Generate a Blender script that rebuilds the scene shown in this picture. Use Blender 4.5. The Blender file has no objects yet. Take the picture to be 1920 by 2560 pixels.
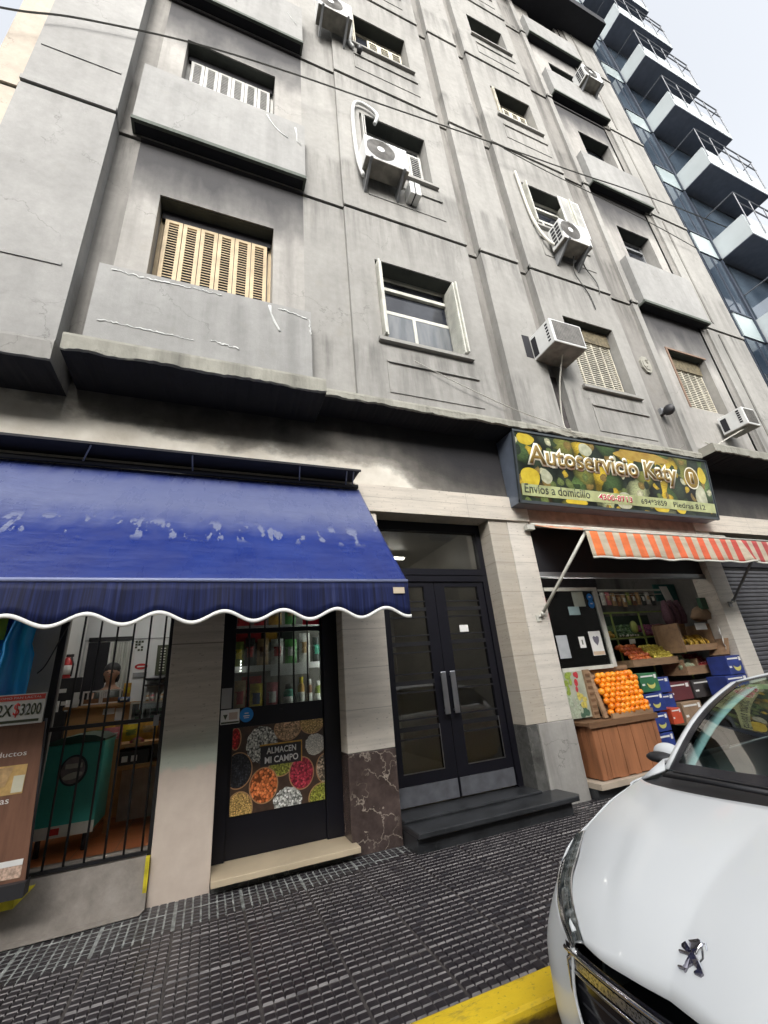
import bpy, bmesh, math, random
from mathutils import Vector, Matrix
random.seed(7)
D = bpy.data; SC = bpy.context.scene; COL = SC.collection
R = math.radians
# ------------------------------------------------------------ camera, sky, sun, exposure
cd = D.cameras.new('camera'); cam = D.objects.new('camera', cd); COL.objects.link(cam)
ax = Vector((.92939, .06277, .36371)).normalized()          # street direction seen from the camera (right, down, forward)
az = Vector((-.08330, -.92433, .37238)); az = (az - ax*az.dot(ax)).normalized()
ay = az.cross(ax)
rt = Vector((ax[0], ay[0], az[0])); up = -Vector((ax[1], ay[1], az[1])); bk = -Vector((ax[2], ay[2], az[2]))
cam.matrix_world = Matrix(((rt[0], up[0], bk[0], 0), (rt[1], up[1], bk[1], -4.3), (rt[2], up[2], bk[2], 1.37), (0, 0, 0, 1)))
cd.sensor_fit = 'VERTICAL'; cd.sensor_height = 24; cd.lens = 24*1052.8/2560; cd.clip_start = .02; cd.clip_end = 500
SC.camera = cam
W = D.worlds.new('World'); SC.world = W; W.use_nodes = True
nt = W.node_tree; bg = nt.nodes['Background']
sky = nt.nodes.new('ShaderNodeTexSky'); sky.sky_type = 'NISHITA'; sky.sun_disc = False
sky.sun_elevation = R(34); sky.sun_rotation = R(200); sky.air_density = 1.6; sky.dust_density = 6; sky.ozone_density = 2
hs = nt.nodes.new('ShaderNodeHueSaturation'); hs.inputs['Saturation'].default_value = .22; hs.inputs['Value'].default_value = 2.55
nt.links.new(sky.outputs[0], hs.inputs['Color']); nt.links.new(hs.outputs[0], bg.inputs['Color']); bg.inputs['Strength'].default_value = .15
sl = D.lights.new('sun', 'SUN'); sun = D.objects.new('sun', sl); COL.objects.link(sun)
sl.energy = 1.1; sl.angle = R(25); sl.color = (1, .97, .93); sun.rotation_euler = (R(56), 0, R(-20))
SC.view_settings.view_transform = 'Standard'; SC.view_settings.look = 'None'; SC.view_settings.gamma = 1
SC.view_settings.exposure = .08
SC.cycles.max_bounces = 8; SC.cycles.diffuse_bounces = 5; SC.cycles.glossy_bounces = 3; SC.cycles.transparent_max_bounces = 8
SC.cycles.caustics_reflective = False; SC.cycles.caustics_refractive = False
try: SC.cycles.use_denoising = True
except Exception: pass

# ------------------------------------------------------------ object helpers
def tag(o, label=None, cat=None, group=None, kind=None):
    if label: o['label'] = label
    if cat: o['category'] = cat
    if group: o['group'] = group
    if kind: o['kind'] = kind
    return o
def thing(name, label, cat, loc=(0, 0, 0), rz=0, group=None):
    o = D.objects.new(name, None); COL.objects.link(o); o.location = loc; o.rotation_euler[2] = rz; o.empty_display_size = .2
    return tag(o, label, cat, group)
def wmat(o):
    m = Matrix.LocRotScale(o.location, o.rotation_euler, o.scale)
    return wmat(o.parent) @ m if o.parent else m
def dup(o, loc=None, parent=None, **kw):
    c = o.copy(); COL.objects.link(c); c.parent = parent
    if loc is not None: c.location = loc
    tag(c, **kw)
    for ch in [x for x in D.objects if x.parent == o]: dup(ch, None, c)
    return c
class B:
    def __init__(s): s.bm = bmesh.new(); s.m = 0
    def f(s, pts, m=None):
        try: fc = s.bm.faces.new([s.bm.verts.new(p) for p in pts])
        except ValueError: return None
        fc.material_index = s.m if m is None else m; return fc
    def box(s, x0, x1, y0, y1, z0, z1, m=None):
        x0, x1 = min(x0, x1), max(x0, x1); y0, y1 = min(y0, y1), max(y0, y1); z0, z1 = min(z0, z1), max(z0, z1)
        v = [s.bm.verts.new(p) for p in ((x0, y0, z0), (x1, y0, z0), (x1, y1, z0), (x0, y1, z0), (x0, y0, z1), (x1, y0, z1), (x1, y1, z1), (x0, y1, z1))]
        for q in ((0, 3, 2, 1), (4, 5, 6, 7), (0, 1, 5, 4), (1, 2, 6, 5), (2, 3, 7, 6), (3, 0, 4, 7)):
            fc = s.bm.faces.new([v[i] for i in q]); fc.material_index = s.m if m is None else m
        return s
    def obox(s, c, sx, sy, sz, rot, m=None):           # oriented box, rot = Matrix 3x3
        k = len(s.bm.verts); s.box(-sx/2, sx/2, -sy/2, sy/2, -sz/2, sz/2, m); s.bm.verts.ensure_lookup_table()
        for v in s.bm.verts[k:]: v.co = rot @ v.co + Vector(c)
        return s
    def ext(s, pts, vec, m=None):                      # closed prism
        vec = Vector(vec); a = [s.bm.verts.new(p) for p in pts]; b = [s.bm.verts.new(Vector(p)+vec) for p in pts]; n = len(a)
        fs = [s.bm.faces.new(a[::-1]), s.bm.faces.new(b)] + [s.bm.faces.new((a[i], a[(i+1) % n], b[(i+1) % n], b[i])) for i in range(n)]
        for q in fs: q.material_index = s.m if m is None else m
        return s
    def tube(s, path, r, n=8, m=None, cap=True):
        P = [Vector(p) for p in path]; rings = []; rr = r if isinstance(r, (list, tuple)) else [r]*len(P); pu = None
        for i, p in enumerate(P):
            t = (P[min(i+1, len(P)-1)]-P[max(i-1, 0)]).normalized()
            if pu is None: pu = t.orthogonal().normalized()
            u = (pu - t*pu.dot(t)); u = u.normalized() if u.length > 1e-6 else t.orthogonal().normalized(); pu = u; w = t.cross(u)
            rings.append([s.bm.verts.new(p+(u*math.cos(a)+w*math.sin(a))*rr[i]) for a in [2*math.pi*k/n for k in range(n)]])
        fs = []
        for a, b in zip(rings, rings[1:]):
            for k in range(n): fs.append(s.bm.faces.new((a[k], a[(k+1) % n], b[(k+1) % n], b[k])))
        if cap: fs += [s.bm.faces.new(rings[0][::-1]), s.bm.faces.new(rings[-1])]
        for q in fs: q.material_index = s.m if m is None else m; q.smooth = n > 5
        return s
    def ell(s, c, rx, ry, rz, nu=12, nv=8, m=None):
        k = len(s.bm.verts); r = bmesh.ops.create_uvsphere(s.bm, u_segments=nu, v_segments=nv, radius=1)
        for v in r['verts']: v.co = Vector((v.co.x*rx, v.co.y*ry, v.co.z*rz)) + Vector(c)
        for q in {q for v in r['verts'] for q in v.link_faces}: q.smooth = True; q.material_index = s.m if m is None else m
        return s
    def lathe(s, prof, c=(0, 0, 0), n=12, m=None):
        c = Vector(c); rings = [[s.bm.verts.new(c+Vector((r*math.cos(a), r*math.sin(a), z))) for a in [2*math.pi*k/n for k in range(n)]] for r, z in prof]
        fs = [s.bm.faces.new((a[k], a[(k+1) % n], b[(k+1) % n], b[k])) for a, b in zip(rings, rings[1:]) for k in range(n)]
        fs += [s.bm.faces.new(rings[0][::-1]), s.bm.faces.new(rings[-1])]
        for q in fs: q.material_index = s.m if m is None else m; q.smooth = True
        return s
    def disc(s, c, r, U, V, n=20, m=None, clip=None, jit=0, arc=None):   # flat disc in frame U,V
        c = Vector(c); U = Vector(U); V = Vector(V); pts = []
        for k in range(n):
            a = 2*math.pi*k/n; q = r[0]*math.cos(a)*(1+random.uniform(-jit, jit)), r[1]*math.sin(a)*(1+random.uniform(-jit, jit))
            pts.append(q)
        s.f([c+U*a+V*b for a, b in pts], m)
    def grid(s, P, m=None, smooth=True):               # P[i][j] points
        V = [[s.bm.verts.new(p) for p in row] for row in P]
        for a, b in zip(V, V[1:]):
            for j in range(len(a)-1):
                q = s.bm.faces.new((a[j], a[j+1], b[j+1], b[j])); q.smooth = smooth; q.material_index = s.m if m is None else m
        return s
    def build(s, name, mats, parent=None, bevel=0, smooth=None, loc=None, solid=0, sub=0):
        me = D.meshes.new(name)
        if smooth is not None:
            for q in s.bm.faces: q.smooth = smooth
        if parent: mi = wmat(parent).inverted(); s.bm.transform(mi)
        else:
            if loc is None:
                xs = [v.co for v in s.bm.verts]; lo = Vector([min(v[i] for v in xs) for i in range(3)]); hi = Vector([max(v[i] for v in xs) for i in range(3)])
                loc = Vector(((lo.x+hi.x)/2, (lo.y+hi.y)/2, lo.z))
            s.bm.transform(Matrix.Translation(-Vector(loc)))
        s.bm.to_mesh(me); s.bm.free()
        o = D.objects.new(name, me); COL.objects.link(o); o.parent = parent
        if not parent: o.location = loc
        for q in (mats if isinstance(mats, (list, tuple)) else [mats]): me.materials.append(q)
        if solid: md = o.modifiers.new('solidify', 'SOLIDIFY'); md.thickness = solid; md.offset = 0
        if bevel: md = o.modifiers.new('bevel', 'BEVEL'); md.width = bevel; md.segments = 2; md.limit_method = 'ANGLE'
        if sub: md = o.modifiers.new('sub', 'SUBSURF'); md.levels = sub; md.render_levels = sub
        return o
def text(s, name, parent, m, O, U, V, size=None, x=None, off=0., ex=.0015, font=None, nrm=None, asp=None):
    """lettering as real raised letters; O lower-left corner, U/V in-plane unit axes, size=(width,height) to fill"""
    c = D.curves.new(name, 'FONT'); c.body = s; c.size = 1; c.offset = off; c.resolution_u = 3
    t = D.objects.new('tmp', c); COL.objects.link(t)
    dg = bpy.context.evaluated_depsgraph_get(); dg.update(); me = D.meshes.new_from_object(t.evaluated_get(dg))
    D.objects.remove(t); D.curves.remove(c)
    co = [v.co.copy() for v in me.vertices]; x0 = min(p.x for p in co); x1 = max(p.x for p in co); y0 = min(p.y for p in co); y1 = max(p.y for p in co)
    O = Vector(O); U = Vector(U).normalized(); V = Vector(V).normalized(); N = U.cross(V).normalized()
    bm = bmesh.new(); bm.from_mesh(me); D.meshes.remove(me)
    for v in bm.verts: v.co = O + U*((v.co.x-x0)/(x1-x0)*size[0]) + V*((v.co.y-y0)/(y1-y0)*size[1])
    g = bmesh.ops.extrude_face_region(bm, geom=bm.faces[:])
    for v in [e for e in g['geom'] if isinstance(e, bmesh.types.BMVert)]: v.co += N*ex
    b = B(); b.bm.free(); b.bm = bm
    bmesh.ops.recalc_face_normals(bm, faces=bm.faces[:])
    return b.build(name, m, parent)

# ------------------------------------------------------------ materials
class NT:
    def __init__(s, name):
        s.mat = D.materials.new(name); s.mat.use_nodes = True; s.t = s.mat.node_tree; s.p = s.t.nodes['Principled BSDF']; s.pos = None
    def n(s, k, **kw):
        o = s.t.nodes.new('ShaderNode'+k)
        for a, b in kw.items(): setattr(o, a, b)
        return o
    def l(s, a, b): s.t.links.new(a, b)
    def P(s):
        if not s.pos: s.pos = s.n('NewGeometry').outputs['Position']
        return s.pos
    def vec(s, sc, src=None):
        m = s.n('VectorMath', operation='MULTIPLY'); s.l(src or s.P(), m.inputs[0]); m.inputs[1].default_value = sc; return m.outputs[0]
    def xz(s, sc=(1, 1, 1)):                           # (x, z, y)
        sp = s.n('SeparateXYZ'); s.l(s.P(), sp.inputs[0]); c = s.n('CombineXYZ'); s.l(sp.outputs[0], c.inputs[0]); s.l(sp.outputs[2], c.inputs[1]); s.l(sp.outputs[1], c.inputs[2])
        return s.vec(sc, c.outputs[0])
    def noise(s, v, scale, detail=3, rough=.55, out=0):
        o = s.n('TexNoise'); s.l(v, o.inputs['Vector']); o.inputs['Scale'].default_value = scale; o.inputs['Detail'].default_value = detail; o.inputs['Roughness'].default_value = rough; return o.outputs[out]
    def ramp(s, fac, stops, interp='LINEAR'):
        o = s.n('ValToRGB'); s.l(fac, o.inputs[0]); cr = o.color_ramp; cr.interpolation = interp
        while len(cr.elements) > 1: cr.elements.remove(cr.elements[-1])
        for i, (p, c) in enumerate(stops):
            e = cr.elements[0] if i == 0 else cr.elements.new(p)
            e.position = p; e.color = (c, c, c, 1) if not hasattr(c, '__len__') else (*c[:3], 1)
        return o.outputs[0]
    def mix(s, fac, a, b, mode='MIX'):
        o = s.n('MixRGB', blend_type=mode)
        for i, q in enumerate((fac, a, b)):
            if hasattr(q, 'links'): s.l(q, o.inputs[i])
            elif hasattr(q, '__len__'): o.inputs[i].default_value = (*q[:3], 1)
            elif i == 0: o.inputs[0].default_value = q
            else: o.inputs[i].default_value = (q, q, q, 1)
        return o.outputs[0]
    def math(s, op, a, b=0., c=None):
        o = s.n('Math', operation=op)
        for i, q in enumerate((a, b) if c is None else (a, b, c)):
            if hasattr(q, 'links'): s.l(q, o.inputs[i])
            else: o.inputs[i].default_value = q
        return o.outputs[0]
    def col(s, c):
        if hasattr(c, 'links'): s.l(c, s.p.inputs['Base Color'])
        else: s.p.inputs['Base Color'].default_value = (*c[:3], 1)
        return s
    def set(s, **kw):
        for k, v in kw.items():
            i = s.p.inputs[k.replace('_', ' ')]
            if hasattr(v, 'links'): s.l(v, i)
            else: i.default_value = v
        return s
    def bump(s, h, st=.3, d=.01):
        o = s.n('Bump'); o.inputs['Strength'].default_value = st; o.inputs['Distance'].default_value = d; s.l(h, o.inputs['Height']); s.l(o.outputs[0], s.p.inputs['Normal']); return s
def mat(name, c, rough=.55, metal=0., var=.12, sc=6, bump=0., bsc=60, bd=.004, **kw):
    t = NT(name); a = tuple(x*(1-var) for x in c); b = tuple(min(1, x*(1+var)) for x in c)
    t.col(t.ramp(t.noise(t.P(), sc, 4), [(.3, a), (.7, b)])).set(Roughness=rough, Metallic=metal, **kw)
    if bump: t.bump(t.noise(t.P(), bsc, 4), bump, bd)
    return t.mat
def plaster(name, c, streak=.5, soot=0., rough=.9, drip=0.):
    t = NT(name); P = t.P()
    big = t.ramp(t.noise(P, .55, 5, .6), [(.3, .8), (.7, 1.12)])
    col = t.mix(1, c, big, 'MULTIPLY')
    fine = t.ramp(t.noise(P, 9, 6, .7), [(.25, .86), (.75, 1.1)]); col = t.mix(1, col, fine, 'MULTIPLY')
    st = t.noise(t.vec((2.6, 2.6, .28)), 1.0, 5, .62); sm = t.ramp(st, [(.5, 0.), (.68, streak)])
    col = t.mix(sm, col, tuple(x*.45 for x in c))
    st2 = t.noise(t.vec((14, 14, .8)), 1.0, 3); col = t.mix(t.ramp(st2, [(.56, 0.), (.75, streak*.45)]), col, tuple(x*.6 for x in c))
    if drip:                                           # rain streaks and grime that start under sills and ledges and fade downwards
        sp = t.n('SeparateXYZ'); t.l(P, sp.inputs[0])
        for z0, ln in ((5.58, .42), (8.13, .3)):
            fr = t.math('FRACT', t.math('ADD', t.math('DIVIDE', t.math('SUBTRACT', sp.outputs[2], z0), 3.85), 10.)); g = t.ramp(fr, [(1-ln, 0.), (.955, 1.), (.998, .0 if z0 < 6 else .9)])
            dn = t.noise(t.vec((5.5, 5.5, .5)), 1.0, 5, .65); m = t.math('MULTIPLY', t.ramp(dn, [(.44, 0.), (.66, 1.)]), t.math('MULTIPLY', g, drip)); col = t.mix(m, col, tuple(x*.25 for x in c))
    cr = t.n('TexVoronoi', feature='DISTANCE_TO_EDGE'); dv = t.n('VectorMath', operation='MULTIPLY_ADD'); t.l(t.noise(P, 2.5, 5, .6, 1), dv.inputs[0]); dv.inputs[1].default_value = (.8, .8, .8); t.l(P, dv.inputs[2]); t.l(dv.outputs[0], cr.inputs['Vector']); cr.inputs['Scale'].default_value = .7
    cm = t.math('MULTIPLY', t.ramp(cr.outputs[0], [(0., 1.), (.006, 0.)]), t.ramp(t.noise(P, .9, 2), [(.5, 0.), (.6, .55)])); col = t.mix(cm, col, tuple(x*.3 for x in c))
    blot = t.ramp(t.noise(P, 2.4, 6, .7), [(.6, 0.), (.7, .25)]); col = t.mix(blot, col, (c[0]*.82, c[1]*.78, c[2]*.7))
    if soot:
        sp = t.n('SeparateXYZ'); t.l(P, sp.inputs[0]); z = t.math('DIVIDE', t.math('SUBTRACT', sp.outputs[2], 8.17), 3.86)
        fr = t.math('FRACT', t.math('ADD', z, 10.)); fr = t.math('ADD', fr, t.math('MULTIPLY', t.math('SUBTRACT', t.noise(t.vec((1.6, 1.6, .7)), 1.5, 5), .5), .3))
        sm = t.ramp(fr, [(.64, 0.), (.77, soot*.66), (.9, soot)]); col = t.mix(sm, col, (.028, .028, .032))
    t.col(col).set(Roughness=rough)
    t.bump(t.mix(.35, t.noise(P, 5, 4), t.noise(P, 70, 4)), .35, .012)
    return t.mat
def glassy(name, tint=(.8, .85, .85), trans=.8, rough=.02, refl=1.2):
    t = NT(name); g = t.n('BsdfGlossy'); g.inputs['Roughness'].default_value = rough; g.inputs['Color'].default_value = (1, 1, 1, 1)
    tr = t.n('BsdfTransparent'); tr.inputs[0].default_value = (*[x*trans for x in tint], 1)
    fr = t.n('Fresnel'); fr.inputs[0].default_value = 1.5; mx = t.n('MixShader'); fs = t.math('MINIMUM', t.math('MULTIPLY', fr.outputs[0], refl), 1.)
    t.l(fs, mx.inputs[0]); t.l(tr.outputs[0], mx.inputs[1]); t.l(g.outputs[0], mx.inputs[2]); t.l(mx.outputs[0], t.t.nodes['Material Output'].inputs[0])
    return t.mat
def emit(name, c, s):
    t = NT(name); t.set(Emission_Color=(*c, 1), Emission_Strength=s).col(c); return t.mat
WALL = (.285, .28, .264)
M = {}
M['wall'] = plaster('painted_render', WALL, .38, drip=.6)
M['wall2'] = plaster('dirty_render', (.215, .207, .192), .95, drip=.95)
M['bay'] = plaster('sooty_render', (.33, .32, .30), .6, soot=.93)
M['box'] = plaster('balcony_render', (.29, .29, .282), .25, drip=.25)
M['panelw'] = plaster('smooth_render', (.285, .283, .274), .15, drip=.12)
M['warm'] = plaster('warm_render', (.42, .37, .31), .3)
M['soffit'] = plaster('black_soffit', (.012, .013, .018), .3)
M['slab'] = plaster('weathered_concrete', (.3, .295, .255), .95)
M['lip'] = plaster('mossy_edge', (.1, .115, .1), .5)
M['caulk'] = mat('sealant', (.5, .51, .5), .7, bump=.6, bsc=90)
M['black'] = mat('black_paint', (.007, .007, .011), .38, Specular_IOR_Level=.3)
M['iron'] = mat('black_iron', (.008, .008, .01), .45)
M['dark'] = mat('dark_void', (.012, .012, .016), .8)
M['steel'] = mat('brushed_steel', (.55, .56, .6), .28, 1.)
M['kick'] = mat('scuffed_kickplate', (.11, .115, .13), .42, .2, var=.25, sc=9)
M['white'] = mat('white_paint', (.68, .68, .66), .4)
M['offwhite'] = mat('aged_white_paint', (.5, .5, .45), .5, var=.2)
M['glass'] = glassy('clear_glass')
M['darkglass'] = glassy('tinted_glass', (.75, .75, .72), .95, .02, 1.8)
M['chrome'] = mat('chrome', (.75, .75, .78), .12, 1., var=.03)
M['rubber'] = mat('black_plastic', (.02, .02, .023), .5)
M['grey'] = mat('grey_metal', (.25, .26, .27), .4, .3)
M['cable'] = mat('cable_sheath', (.05, .05, .045), .6)
M['wcable'] = mat('pale_cable', (.5, .49, .44), .6)
M['paper'] = mat('paper', (.7, .7, .68), .7, var=.06)
def wood(name, c, ax=(1, 1, .12), sc=14, gloss=.6):
    t = NT(name); n = t.noise(t.vec(ax), sc, 6, .65); b = t.noise(t.P(), 1.8, 3)
    col = t.ramp(n, [(.28, tuple(x*.45 for x in c)), (.5, c), (.75, tuple(min(1, x*1.35) for x in c))])
    col = t.mix(.35, col, t.ramp(b, [(.3, tuple(x*.6 for x in c)), (.7, tuple(min(1, x*1.2) for x in c))]))
    t.col(col).set(Roughness=gloss).bump(n, .3, .004); return t.mat
M['wood'] = wood('reddish_planks', (.33, .135, .06))
M['wood2'] = wood('brown_timber', (.17, .09, .045), (.12, 1, 1))
M['crate'] = wood('raw_crate_wood', (.30, .19, .11), (.15, 1, 1))
M['tan'] = wood('tan_counter', (.42, .24, .1), (.1, 1, 1), 6)
def travertine(name, c, gray=0.):
    t = NT(name); bands = t.noise(t.vec((1.2, 1.2, 16)), 1., 6, .7); col = t.ramp(bands, [(.3, tuple(x*.78 for x in c)), (.5, c), (.72, tuple(min(1, x*1.13) for x in c))])
    pit = t.noise(t.vec((22, 22, 60)), 1., 3, .6); pm = t.ramp(pit, [(.63, 0.), (.69, .75)]); col = t.mix(pm, col, tuple(x*.42 for x in c))
    wk = t.ramp(t.noise(t.P(), 1.1, 4), [(.45, 0.), (.72, .4)]); col = t.mix(wk, col, (.33, .33, .31))
    br = t.n('TexBrick'); t.l(t.xz(), br.inputs['Vector']); br.offset = 0; br.inputs['Scale'].default_value = 1; br.inputs['Mortar Size'].default_value = .003; br.inputs['Mortar Smooth'].default_value = .2
    br.inputs['Brick Width'].default_value = 3.0; br.inputs['Row Height'].default_value = .38; br.inputs['Color1'].default_value = br.inputs['Color2'].default_value = (0, 0, 0, 1); br.inputs['Mortar'].default_value = (1, 1, 1, 1)
    col = t.mix(t.math('MULTIPLY', br.outputs['Color'], .7), col, tuple(x*.4 for x in c))
    t.col(col).set(Roughness=.6).bump(t.mix(pm, bands, 0.), .35, .006); return t.mat
M['trav'] = travertine('travertine', (.6, .55, .48))
M['trav2'] = travertine('pale_travertine', (.6, .56, .5))
M['beam'] = travertine('lintel_stone', (.56, .51, .44))
M['jamb'] = travertine('jamb_stone', (.42, .375, .31))
def marble(name, base, vein, vs=3.2, rough=.25, amt=.9):
    t = NT(name); d = t.noise(t.P(), 3.5, 5, .6, 1); v = t.n('VectorMath', operation='MULTIPLY_ADD'); t.l(d, v.inputs[0]); v.inputs[1].default_value = (.55, .55, .55); t.l(t.P(), v.inputs[2])
    vo = t.n('TexVoronoi', feature='DISTANCE_TO_EDGE'); t.l(v.outputs[0], vo.inputs['Vector']); vo.inputs['Scale'].default_value = vs
    vm = t.ramp(vo.outputs[0], [(0., amt), (.03, .0)]); col = t.ramp(t.noise(t.P(), 4, 6, .7), [(.3, tuple(x*.5 for x in base)), (.7, tuple(x*1.5 for x in base))])
    fade = t.ramp(t.noise(t.P(), 2.2, 3), [(.42, 0.), (.6, 1.)]); vm = t.mix(1, vm, fade, 'MULTIPLY')
    t.col(t.mix(vm, col, vein)).set(Roughness=rough); return t.mat
M['marble'] = marble('dark_red_marble', (.075, .055, .05), (.42, .36, .3))
M['granite'] = marble('black_granite', (.028, .03, .033), (.1, .1, .1), 4, .3, .4)
M['gmarble'] = marble('grey_marble', (.09, .09, .085), (.3, .29, .25), 4)
M['greycol'] = plaster('grey_plinth', (.33, .32, .3), .7)
M['pinkp'] = plaster('salmon_paint', (.55, .46, .385), .1, rough=.7)
# pilaster beside the gate: travertine above, green-grey wash, salmon paint below
t = NT('painted_pilaster'); bands = t.noise(t.vec((1.2, 1.2, 16)), 1., 6, .7); sp = t.n('SeparateXYZ'); t.l(t.P(), sp.inputs[0])
c1 = t.ramp(bands, [(.3, (.36, .315, .26)), (.7, (.6, .54, .465))]); pit = t.ramp(t.noise(t.vec((22, 22, 60)), 1., 3, .6), [(.62, 0.), (.69, .7)]); c1 = t.mix(pit, c1, (.16, .14, .12))
zz = t.math('ADD', sp.outputs[2], t.math('MULTIPLY', t.noise(t.P(), 6, 3), .16))
gm = t.ramp(t.math('DIVIDE', zz, 2.), [(.38, 0.), (.5, .75), (.56, .5), (.64, 0.)]); c1 = t.mix(gm, c1, (.45, .52, .44))
c1 = t.mix(t.ramp(t.math('DIVIDE', zz, 2.), [(.455, 1.), (.475, 0.)]), c1, t.ramp(t.noise(t.P(), 7, 4), [(.3, (.56, .47, .4)), (.7, (.64, .55, .47))]))
br = t.math('LESS_THAN', t.math('ABSOLUTE', t.math('SUBTRACT', sp.outputs[2], 1.83)), .005); c1 = t.mix(t.math('MULTIPLY', br, .7), c1, (.1, .09, .08))
t.col(c1).set(Roughness=.6).bump(bands, .25, .005); M['pil1'] = t.mat
# frieze with soot
t = NT('sooty_frieze'); sp = t.n('SeparateXYZ'); t.l(t.P(), sp.inputs[0])
xf = t.math('DIVIDE', t.math('ADD', sp.outputs[0], 3.5), 8.); zb = t.ramp(xf, [(0., .72), (.1875, .60), (.26, .55), (.33, .46), (.45, .42), (.62, .42), (.70, .36), (.76, .2), (.85, .08)])
h = t.math('SUBTRACT', t.math('DIVIDE', t.math('SUBTRACT', sp.outputs[2], 3.), 2.), zb)
h = t.math('ADD', h, t.math('MULTIPLY', t.math('SUBTRACT', t.noise(t.vec((1.1, 1.1, 1.6)), 1.6, 6, .62), .5), .30))
base = t.ramp(t.noise(t.P(), 3, 5), [(.3, (.5, .46, .39)), (.7, (.72, .69, .62))])
sm = t.ramp(h, [(0., 0.), (.05, .6), (.12, .88), (.25, .985)]); sc_ = t.mix(t.ramp(h, [(.12, 0.), (.4, 1.)]), t.ramp(t.noise(t.vec((2, 2, .5)), 1.4, 4), [(.35, (.035, .034, .032)), (.75, (.11, .10, .088))]), (.010, .010, .014))
t.col(t.mix(sm, base, sc_)).set(Roughness=.9).bump(t.noise(t.P(), 30, 5), .3, .01); M['frieze'] = t.mat
# ------------------------------------------------------------ main apartment building
BL = thing('apartment_building', 'tall weathered grey apartment building with shuttered windows above two shops', 'building', (0, 0, 0))
YB = .35
def wall(b, x0, x1, z0, z1, y, holes=(), rev=.3, sides='lrtb', yb=YB):
    xs = sorted({x0, x1, *[v for h in holes for v in h[:2]]}); zs = sorted({z0, z1, *[v for h in holes for v in h[2:4]]})
    for i in range(len(xs)-1):
        for j in range(len(zs)-1):
            cx, cz = (xs[i]+xs[i+1])/2, (zs[j]+zs[j+1])/2
            if any(h[0] < cx < h[1] and h[2] < cz < h[3] for h in holes): continue
            b.f([(xs[i], y, zs[j]), (xs[i+1], y, zs[j]), (xs[i+1], y, zs[j+1]), (xs[i], y, zs[j+1])])
    if 'l' in sides: b.f([(x0, yb, z0), (x0, y, z0), (x0, y, z1), (x0, yb, z1)])
    if 'r' in sides: b.f([(x1, y, z0), (x1, yb, z0), (x1, yb, z1), (x1, y, z1)])
    if 'b' in sides: b.f([(x0, yb, z0), (x1, yb, z0), (x1, y, z0), (x0, y, z0)])
    if 't' in sides: b.f([(x0, y, z1), (x1, y, z1), (x1, yb, z1), (x0, yb, z1)])
    for h in holes:
        a, c, d, e = h[:4]; r = y+rev
        b.f([(a, r, d), (a, y, d), (a, y, e), (a, r, e)][::-1]); b.f([(c, y, d), (c, r, d), (c, r, e), (c, y, e)][::-1])
        b.f([(a, y, e), (c, y, e), (c, r, e), (a, r, e)]); b.f([(a, r, d), (c, r, d), (c, y, d), (a, y, d)])
JZ = [4.6, 8.13, 11.98, 15.75, 19.3, 23.0, 26.]                     # storey joints
WT = [7.13, 10.92, 14.68, 18.25, 21.9]; WB = [5.62, 9.5, 13.35, 17.1, 20.7]
def storeys(x0, x1, y, mname, holes=(), z0=4.6, sides='lrtb', step=.028, name='wall', top=24.5):
    b = B()
    for k in range(len(JZ)-1):
        a = JZ[k]+(.012 if k else z0-4.6); c = min(JZ[k+1]-.012, top)
        if c <= a: break
        hs = [h for h in holes if a < h[2] < c]
        wall(b, x0, x1, a, c, y, hs, .3, sides)
        if k:                                                       # small drip at the foot of each storey
            b.box(x0, x1, y-step, y+.05, a, a+.075)
        if c >= top: break
    return b.build(name, M[mname], BL)
# joint backing so that no daylight shows through the gaps
b = B(); b.box(-2.8, 11.28, .0, 6, 4.55, 24.4); 
core = b.build('core', M['wall2'], BL)
b = B(); b.box(-2.84, 11.3, -.1, 6, 24.4, 24.7); b.build('roof', M['slab'], BL)
storeys(-2.8, -2.5, -.42, 'warm', z0=4.33)
storeys(-2.45, -1.493, -.52, 'panelw', z0=4.30)
for z, x1 in ((8.98, -1.55), (5.43, -1.6), (12.9, -1.5)): b = B(); b.box(-2.4, x1, -.532, -.50, z, z+.035); b.build('moulding', M['panelw'], BL)
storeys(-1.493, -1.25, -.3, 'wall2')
HA = [(-.93, .45, 5.60, 7.22), (-.93, .42, 9.3, 11.05), (-.93, .42, 13.2, 14.9), (-.93, .42, 17.0, 18.6)]
storeys(-1.25, .86, -.3, 'bay', HA, sides='')
storeys(.86, 1.475, -.3, 'wall', sides='lr')
HB = [(1.89, 3.21, WB[i], WT[i]) for i in range(5)]
storeys(1.475, 3.65, -.36, 'wall', HB)
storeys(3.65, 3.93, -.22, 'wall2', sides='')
storeys(3.93, 4.73, -.36, 'wall')
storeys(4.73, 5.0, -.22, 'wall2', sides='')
HC = [(5.45, 6.66, WB[0]-.02, WT[0]), (5.5, 6.72, WB[1]+.08, WT[1]), (5.5, 6.7, WB[2]+.05, WT[2]-.02), (5.47, 6.65, WB[3], WT[3]), (5.47, 6.65, WB[4], WT[4])]
storeys(5.0, 7.0, -.36, 'wall', HC)
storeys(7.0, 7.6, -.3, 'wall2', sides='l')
storeys(7.6, 7.76, -.37, 'wall')
HD = [(8.25, 9.42, 5.72, 7.15), (8.35, 9.45, 9.3, 10.95), (8.45, 9.6, 13.2, 14.85), (8.45, 9.6, 16.9, 18.4), (8.45, 9.6, 20.6, 21.9)]
storeys(7.76, 9.75, -.3, 'bay', HD, sides='')
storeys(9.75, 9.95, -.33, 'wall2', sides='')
storeys(9.95, 11.3, -.37, 'wall')
for k in range(5):
    b = B(); b.box(10.28, 10.34, -.385, -.36, JZ[k]+.25, JZ[k+1]-.1); b.build('moulding', M['wall2'], BL)
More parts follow.
